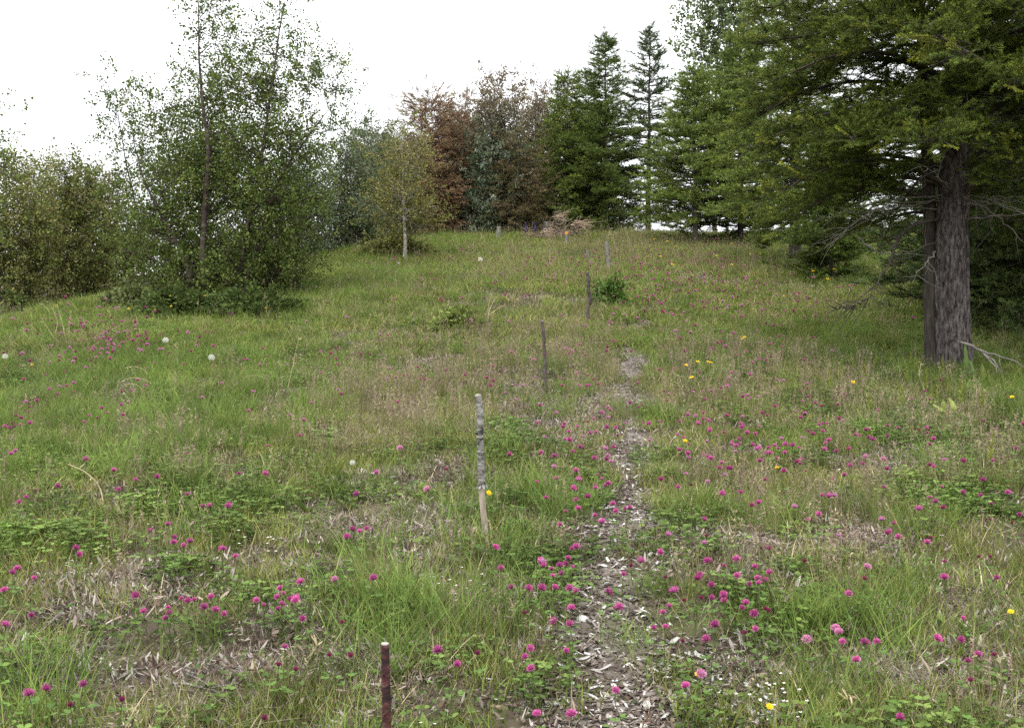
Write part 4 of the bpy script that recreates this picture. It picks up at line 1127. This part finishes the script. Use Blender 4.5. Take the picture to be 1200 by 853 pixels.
# yellow composite flowers
def mk_yellow(seed, col):
    q = np.random.default_rng(seed); mb = MB()
    for ring, (nn, L, el) in enumerate(((16, 1.0, .15), (13, .75, .45), (9, .45, .9))):
        for i in range(nn):
            a = i * 6.283 / nn + ring; oval(mb, (0, 0, .05 * ring), (math.cos(a), math.sin(a), el + q.normal(0, .08)), (0, 0, 1), L * q.uniform(.85, 1.1), .30, np.array(col) * q.uniform(.85, 1.15))
    for j in range(7):
        a = j * .9; oval(mb, (0, 0, -.35), (math.cos(a) * .5, math.sin(a) * .5, 1), (math.cos(a), math.sin(a), 0), .5, .3, (.10, .14, .04))
    return mb
yel = [mk_yellow(i, (.78, .52, .02)).mesh('flower_head', M['own']) for i in range(3)]
YL = '''153,362 185,362 199,359 241,347 312,361 201,347 71,358 30,427 832,425 829,423 836,424 868,397 871,395 805,428 807,443 810,442 915,547 951,356 933,356 803,517 1193,465 997,448 1182,715 610,351
767,281 783,283 790,289 858,286 879,298 883,299 890,298 909,297 933,300 950,308 973,306 979,316 970,327 920,347 573,578 822,790 903,826 790,310 840,300 860,310 775,300 945,300 955,318 930,310'''.split()
for i, t in enumerate(YL):
    px, py = map(int, t.split(','))
    h = .38 if py < 480 else .15
    x, y, z = on_ground(px, py, h)
    if py < 330: lab, gp = 'yellow flower on a tall stem in the far grass under the conifers', 'far yellow flowers'
    elif px < 350: lab, gp = 'yellow flower standing at the foot of the big birch', 'yellow flowers under the birch'
    elif py < 560: lab, gp = 'yellow flower on a tall stem among pink clover towards the conifer', 'yellow flowers among the clover'
    else: lab, gp = 'small yellow flower low in the near grass', 'low yellow flowers'
    if py >= 330: lab = 'yellow flower ' + landmark(x, y, 'yellow flower')
    root = thing('yellow_flower', lab, 'flower', (x, y, z), rng.uniform(0, 6.28), gp)
    tx, ty = rng.normal(0, .08), rng.normal(0, .08)
    st = link('stem', stems[i % 4], root, (0, 0, 0), (tx, ty, 0), (.17, .17, h))
    top = st.rotation_euler.to_matrix() @ Vector((0, 0, h))
    r = (rng.uniform(.016, .022) if py < 600 else .0135) if py > 330 else rng.uniform(.03, .042)
    link('flower_head', yel[i % 3], root, top, (rng.uniform(.2, .6), rng.normal(0, .2), -root.rotation_euler.z), (r, r, r))

# dandelion clocks
def mk_clock(seed):
    q = np.random.default_rng(seed); mb = MB(); g = math.pi * (3 - math.sqrt(5)); n = 110
    for i in range(n):
        zz = 1 - 1.8 * (i + .5) / n; rr = math.sqrt(max(0, 1 - zz * zz)); a = i * g
        d = np.array([rr * math.cos(a), rr * math.sin(a), zz]); s = np.cross(d, q.normal(0, 1, 3)); s /= np.linalg.norm(s); u = np.cross(d, s)
        mb.add([d * .15 - s * .012, d * .15 + s * .012, d * .8], [(0, 1, 2)], (.6, .58, .52))
        for k in range(4):
            b = k * 1.57; e = d * .95 + (s * math.cos(b) + u * math.sin(b)) * .2; w2 = (s * -math.sin(b) + u * math.cos(b)) * .03
            mb.add([d * .8, e - w2, e + w2], [(0, 1, 2)], (.82, .81, .78))
    for t in np.linspace(0, 1, 1):
        mb.tube([(0, 0, -.18), (0, 0, 0), (0, 0, .16)], [.1, .17, .08], 7, (.22, .18, .10))
    return mb
clk = [mk_clock(i).mesh('seed_head', M['own']) for i in range(2)]
for i, (px, py, h, r, lab) in enumerate(((248, 419, .28, .034, 'round white dandelion clock on a reddish stem below the big birch'), (194, 399, .42, .032, 'ragged white dandelion clock on a tall reddish stem by the clover patch'),
    (6, 418, .30, .03, 'white dandelion clock at the thicket edge of the meadow'), (563, 304, .40, .052, 'white dandelion clock in the far grass beneath the pale post'), (467, 309, .2, .03, 'low white dandelion clock near the small pale-trunked birch'),
    (413, 543, .14, .018, 'small white seed head in the grass beside the birch stake'), (758, 827, .13, .013, 'small white seed head beside the lower wood chips'))):
    x, y, z = on_ground(px, py, h)
    root = thing('dandelion_clock', lab, 'flower', (x, y, z), group='dandelion clocks')
    link('stem', stem_mesh(70 + i, .0105, (.26, .17, .09)).mesh('stem', M['own'], True), root, (0, 0, 0), (0, 0, 0), (.3, .3, h))
    link('seed_head', clk[i % 2], root, (0, 0, h), (.2, .1, 0), (r, r, r))
    if i == 1:
        link('stem', stem_mesh(95, .0105, (.26, .17, .09)).mesh('stem', M['own'], True), root, (.05, .02, 0), (0, .05, 0), (.3, .3, h * .96))

# dry bent stalks, each traced as a curve standing over the ground
def stalk(pts, label, r=.0035, head=False, group='dry stalks in the meadow'):
    (bx, by) = pts[0]
    x, y, z = on_ground(bx, by)
    root = thing('dry_stalk', label, 'grass stalk', (x, y, z), group=group)
    n = len(pts)
    L = [((px - bx) / F * y, .03 * math.sin(i * 1.7), (by - py) / F * y) for i, (px, py) in enumerate(pts)]
    L[0] = (0, 0, -.03)
    lp = smooth_line(L, 22); mb = MB(); mb.tube(lp, np.linspace(r, r * .45, 22), 5)
    link('stem', mb.mesh('stem', M['pale_dry'], True), root)
    mb = MB()
    m = 30 if head else 10
    for q in range(m):
        p = lp[rng.integers(12, 22)]
        oval(mb, p, rand_dir(.1) + (lp[-1] - lp[-2]) * 30, rand_dir(0), rng.uniform(.02, .05), .006, (.44, .36, .22))
    link('seed_head', mb.mesh('seed_head', M['own']), root)
stalk([(179, 462), (176, 450), (160, 443), (143, 448), (132, 466)], 'tan dry stalk bent over into an arch beside the tall dandelion')
stalk([(166, 462), (164, 455), (152, 450), (140, 457), (134, 468)], 'smaller arched tan stalk under the first arch')
stalk([(178, 452), (172, 438), (160, 430), (147, 432)], 'thin tan stalk curling over above the double arch')
stalk([(315, 455), (312, 446), (300, 440), (287, 443), (283, 457)], 'tan stalk arched like a hoop near the round dandelion clock')
stalk([(335, 462), (341, 435), (350, 398)], 'straight tan stalk leaning up from the clover below the birch', head=True)
stalk([(122, 597), (115, 575), (102, 555), (82, 544)], 'thick pale stalk bent over the leafy clover bank', .005)
stalk([(68, 552), (45, 562), (20, 570), (2, 570)], 'long pale stalk lying low at the edge of the clover bank')
stalk([(348, 795), (362, 775), (374, 755)], 'pale straw leaning up beside the near clover tuft', .003)
stalk([(806, 472), (800, 458), (792, 448)], 'tan stalk leaning beside the upper path', .004)
stalk([(1092, 478), (1084, 455), (1077, 440), (1078, 425)], 'brown curved stalk in front of the big trunk', .005)
stalk([(1143, 478), (1146, 455), (1140, 440)], 'thin tan stalk beside the dock leaves at the big trunk', .004)
stalk([(1004, 850), (998, 830), (995, 815)], 'short pale straw standing in the near dry patch', .003)
stalk([(60, 402), (66, 380), (62, 362)], 'pale stiff stalk in the dry clump at the thicket edge', .006)
stalk([(78, 402), (72, 380), (67, 358)], 'tall pale stalk in the dry clump at the thicket edge', .006)
stalk([(82, 402), (80, 385), (84, 366)], 'short pale stalk with seeds in the dry clump at the thicket edge', .006, head=True)
stalk([(70, 404), (58, 390), (48, 372)], 'leaning pale stalk in the dry clump at the thicket edge', .005)
stalk([(645, 318), (644, 305), (644, 292)], 'thin tan stalk standing between the far stakes', .007)
stalk([(570, 380), (575, 360), (585, 345)], 'pale straw fanned out over the dry mound', .008)
stalk([(575, 380), (572, 362), (577, 343)], 'upright pale straw on the dry mound', .008)
stalk([(565, 378), (578, 366), (592, 358)], 'low leaning pale straw on the dry mound', .008)

# thin woody sticks lying about
def stick(pts, label, r=.006, forks=3, mat='dead'):
    W = [on_ground(px, py) for px, py in pts]
    x0, y0, z0 = W[0]
    root = thing('dead_twig', label, 'twig', (x0, y0, z0), group='dead twigs on the ground')
    L = np.array([(x - x0, y - y0, z - z0 + r + .012) for x, y, z in W])
    lp = smooth_line(L, 16); lp[:, 2] += np.abs(rng.normal(0, .006, 16)); mb = MB(); mb.tube(lp, np.linspace(r, r * .4, 16), 6)
    link('stem', mb.mesh('stem', M[mat], True), root)
    for q in range(forks):
        i = rng.integers(3, 13); s = lp[i]; dv = lp[i + 1] - lp[i]; dv = dv / np.linalg.norm(dv) + rng.normal(0, .5, 3); dv[2] = abs(dv[2]) * .4
        e = s + dv / np.linalg.norm(dv) * rng.uniform(.06, .2); mb = MB()
        mb.tube([s, (s + e) / 2 + rng.normal(0, .01, 3), e], [r * .5, r * .4, r * .2], 5)
        link('side_twig', mb.mesh('side_twig', M[mat], True), root)
stick([(688, 733), (700, 743), (714, 753)], 'grey stick lying across the edge of the wood chips', .006, 1)
stick([(192, 805), (220, 812), (250, 820), (275, 838)], 'pale broken twig on the dry near slope below the clover', .006, 4)
stick([(202, 790), (225, 800), (250, 815)], 'forked pale twig lying over the bare near slope', .005, 3)
stick([(95, 765), (125, 764), (160, 764)], 'thin straight pale twig lying on the dry near patch', .004, 1)
stick([(345, 808), (360, 785), (377, 756)], 'thin pale twig propped on the near dry grass', .004, 2)
stick([(600, 737), (615, 735), (625, 734)], 'short pale stick in the grass beside the path', .006, 0)
stick([(945, 800), (965, 790), (995, 782)], 'pale bent straw-like twig in the near grass right of the path edge'.replace('right of', 'beyond'), .004, 1)
stick([(833, 745), (845, 752), (856, 762)], 'short grey twig among clover by the path', .005, 1)
stick([(1047, 800), (1055, 797), (1070, 804)], 'small curled dry twig on the near dry patch', .004, 1)
# forked fallen branch at the big trunk
def fallen():
    x, y, z = on_ground(1168, 442)
    root = thing('fallen_branch', 'forked bleached dead branch propped against the foot of the big trunk', 'branch', (x, y, z))
    def rp(px, py, dy): return ((px - 1168) / F * y + 0, dy, (442 - py) / F * y)
    for nm, pts, r in (('main_limb', [rp(1130, 401, .1), rp(1148, 411, 0), rp(1160, 425, -.1), rp(1170, 444, -.15)], .018), ('fork', [rp(1148, 411, 0), rp(1166, 418, -.15), rp(1186, 430, -.3)], .011), ('fork', [rp(1156, 420, -.05), rp(1164, 416, -.1), rp(1166, 435, -.15)], .009), ('fork', [rp(1150, 412, 0), rp(1156, 430, -.2), rp(1158, 446, -.25)], .009)):
        mb = MB(); lp = smooth_line(pts, 12); lp[1:] += rng.normal(0, .006, (11, 3)); mb.tube(lp, np.linspace(r, r * .4, 12), 6)
        link(nm, mb.mesh(nm, M['dead'], True), root)
fallen()

# yellow-green flowering spikes and dock leaves at the big trunk
SP = '''957,428 973,432 980,423 984,427 988,428 1000,417 1014,420 1020,450 1027,412 1044,405 1055,450 1063,422 1067,413 1073,413 1105,418 1099,440 1092,447 1113,407 1112,443 1160,502 1085,430 1125,445 1150,455'''.split()
def mk_spike(seed):
    q = np.random.default_rng(seed); mb = MB()
    for i in range(60):
        t = q.uniform(0, 1); a = q.uniform(0, 6.28)
        oval(mb, (0, 0, t), (math.cos(a), math.sin(a), .5), (0, 0, 1), .20 * (1.1 - t) + .05, .09, np.array((.27, .30, .05)) * q.uniform(.7, 1.3))
    mb.tube([(0, 0, 0), (0, 0, 1)], .02, 4, (.16, .2, .05))
    return mb
spk = [mk_spike(i).mesh('flower_spike', M['own']) for i in range(3)]
for i, t in enumerate(SP):
    px, py = map(int, t.split(',')); h = rng.uniform(.27, .4)
    x, y, z = on_ground(px, py, h)
    root = thing('weed_spike', 'slender yellow green flowering weed spike in the grass before the big trunk', 'weed', (x, y, z), 0, 'yellow green spikes before the big trunk')
    link('stem', stems[i % 4], root, (0, 0, 0), (0, 0, 0), (.3, .3, h * .6))
    link('flower_spike', spk[i % 3], root, (0, 0, h * .5), (rng.normal(0, .05), rng.normal(0, .05), i), (.11, .11, h * .5))
def dock(px, py, hts, label, col):
    x, y, z = on_ground(px, py)
    root = thing('dock_plant', label, 'weed', (x, y, z), 0, 'dock plants')
    for k, (dx, h, wv) in enumerate(hts):
        mb = MB(); n = 8; t = np.linspace(0, 1, n); wd = wv * np.sin(np.pi * np.clip(t * .93 + .05, 0, 1)) ** .7
        cx = dx * t ** 1.3; cy = -.04 * np.sin(t * 3) * (k + 1); cz = h * t - .02
        V = []
        for q in range(n): V += [(cx[q] - wd[q] / 2, cy[q] - .02 * wd[q] / wv * (q % 2), cz[q]), (cx[q], cy[q] + .012, cz[q]), (cx[q] + wd[q] / 2, cy[q] - .02 * wd[q] / wv * ((q + 1) % 2), cz[q])]
        mb.add(V, [(q * 3 + s, q * 3 + s + 1, q * 3 + s + 4, q * 3 + s + 3) for q in range(n - 1) for s in (0, 1)], np.array(col) * rng.uniform(.85, 1.15))
        link('leaf', mb.mesh('leaf', M['own'], True), root)
dock(1130, 452, [(0, .46, .05), (.07, .2, .035), (-.06, .18, .035), (.03, .3, .035)], 'tall pale green dock leaf upright before the big trunk', (.11, .165, .05))
dock(1147, 458, [(.03, .30, .05), (-.08, .18, .035), (.09, .2, .035)], 'olive crinkled dock leaves beside the big trunk', (.12, .15, .04))
dock(1104, 490, [(0, .18, .07), (.1, .14, .06), (-.1, .15, .06), (.05, .2, .06)], 'yellow green dock rosette on the slope below the big trunk', (.22, .27, .06))
dock(160, 535, [(0, .2, .05), (.05, .16, .04), (-.06, .15, .04)], 'yellow green dock rosette in the lush grass beneath the tall dandelion', (.18, .25, .06))
dock(247, 462, [(0, .2, .05), (.05, .16, .04), (-.06, .15, .04)], 'yellow green dock rosette under the round dandelion clock', (.19, .25, .06))
dock(330, 373, [(0, .28, .07), (.05, .2, .05), (-.06, .2, .05)], 'upright light green dock at the shady foot of the birch', (.17, .23, .06))

# two lupins by the brush pile, and the pile of dry branches
for i, px in enumerate((616, 627)):
    x, y, z = on_ground(px, 283)
    y = min(y, 33); root = thing('lupin', 'violet lupin spike beside the brush pile on the crest', 'flower', ((px - 600) / F * y, y, gz((px - 600) / F * y, y)), 0, 'lupins by the brush pile')
    mb = MB()
    for q in range(90):
        t = rng.uniform(0, 1); a = rng.uniform(0, 6.28); oval(mb, (0, 0, .3 + t * .32), (math.cos(a), math.sin(a), .4), (0, 0, 1), .075 * (1.1 - t), .04, np.array((.16, .12, .42)) * rng.uniform(.7, 1.3))
    link('flower_spike', mb.mesh('flower_spike', M['own']), root)
    link('stem', stems[i], root, (0, 0, 0), (0, 0, 0), (.8, .8, .55))
def brush_pile():
    d = 31.5; bx = xpx(655, d); bz = gz(bx, d)
    root = thing('brush_pile', 'heap of dry tan brushwood on the crest', 'brush pile', (bx, d, bz))
    for k in range(16):
        ox, oy = rng.normal(0, .38), rng.normal(0, .22); hh = rng.uniform(.2, .9) * math.exp(-(ox / .9) ** 2)
        mb = MB(); th = rng.uniform(0, 6.28); L = rng.uniform(.45, .8)
        s = np.array([ox, oy, hh * .8]); dv = np.array([math.cos(th), .5 * math.sin(th), rng.uniform(-.3, .35)])
        for q in range(34):
            e = s + (dv + rng.normal(0, .38, 3)) * L * rng.uniform(.4, .8); e[2] = max(e[2], .02)
            a = s + rng.normal(0, .07, 3); a[2] = max(a[2], 0)
            mb.tube(smooth_line([a, (a + e) / 2 + rng.normal(0, .06, 3), e], 5), np.linspace(.009, .004, 5), 3, cap=False)
        mb.tube(smooth_line([s - dv * .2 * L, s, s + dv * .7 * L], 6), np.linspace(.03, .012, 6), 5)
        link('dry_branch', mb.mesh('dry_branch', M['brush' if k % 4 else 'dead']), root)
brush_pile()

# low shrubs and pale stones in the meadow
def shrub(px, py, wpx, hpx, label, tcol, n, seed):
    global rng
    keep = rng; rng = np.random.default_rng(seed)
    x, y, z = on_ground(px, py)
    root = thing('low_shrub', label, 'shrub', (x, y, z))
    W, Hh = wpx / F * y / 2, hpx / F * y; mb = MB(); P = []; D = []
    for q in range(n):
        d = rand_dir(.45); r = rng.uniform(.45, 1) ** .5
        p = np.array([d[0] * W, d[1] * W * .8, max(.02, d[2] * Hh)]) * r * (1 + .9 * (vnoise(np.array([math.atan2(d[1], d[0]) * 2]), np.array([d[2] * 3]), seed)[0] - .5))
        if q % 6 == 0: mb.tube(smooth_line([(rng.normal(0, .03), rng.normal(0, .03), -.03), p * .5 + rng.normal(0, .02, 3), p], 5), np.linspace(.006, .002, 5), 4)
        P.append(p); D.append(d + np.array([0, 0, .3]))
    P = np.array(P); m = len(P)
    link('stem', mb.mesh('stem', M['bark_dark'], True), root)
    scatter('foliage', 'shrub', P, dir_rot(np.array(D)), rng.uniform(.7, 1.6, m) * (.7 + y / 25), np.array(tcol) * rng.uniform(.7, 1.35, (m, 1)), root, kind='stuff')
    rng = keep
shrub(713, 363, 24, 22, 'small round dark green bush beside the crooked stake', (.085, .15, .035), 200, 301)
shrub(536, 390, 42, 14, 'low green bush below the dry mound', (.15, .19, .05), 170, 303)
shrub(205, 374, 80, 24, 'dark leafy bush at the shady foot of the big birch, clover side', (.062, .088, .025), 420, 304)
shrub(285, 372, 110, 22, 'dark leafy bush at the shady foot of the big birch, path side', (.062, .09, .025), 460, 305)
shrub(150, 364, 50, 16, 'grey green leafy bush between the thicket and the birch foot', (.12, .145, .055), 240, 306)
shrub(465, 302, 70, 22, 'low olive bush around the foot of the small birch', (.15, .16, .05), 300, 307)
def stone(px, py, wpx, label, seed):
    q = np.random.default_rng(seed); x, y, z = on_ground(px, py); r = wpx / F * y / 2
    mb = MB(); V = []; n, m = 7, 10
    for i in range(n):
        t = math.pi * i / (n - 1)
        for j in range(m):
            a = j * 6.283 / m; k = 1 + .35 * (vnoise(np.array([a * 1.1 + seed]), np.array([t * 1.7]), seed)[0] - .5)
            V.append((r * k * math.sin(t) * math.cos(a), r * .8 * k * math.sin(t) * math.sin(a), r * .62 * k * math.cos(t) + r * .3))
    mb.add(V, [(i * m + j, i * m + (j + 1) % m, i * m + m + (j + 1) % m, i * m + m + j) for i in range(n - 1) for j in range(m)])
    o = link('stone', mb.mesh('stone', M['stone']), None, (x, y, z), (0, 0, q.uniform(0, 6)), label=label, category='stone', group='pale stones')
stone(711, 648, 13, 'angular white stone on the wood chip path', 1)
stone(507, 680, 13, 'flat pale stone alone in the grass below the birch stake', 2)
stone(790, 820, 14, 'pale stone at the lower edge of the wood chips', 3)
stone(683, 730, 17, 'broad pale stone at the path edge by the grey stick', 4)
stone(727, 731, 10, 'small pale stone on the lower path among chips', 5)
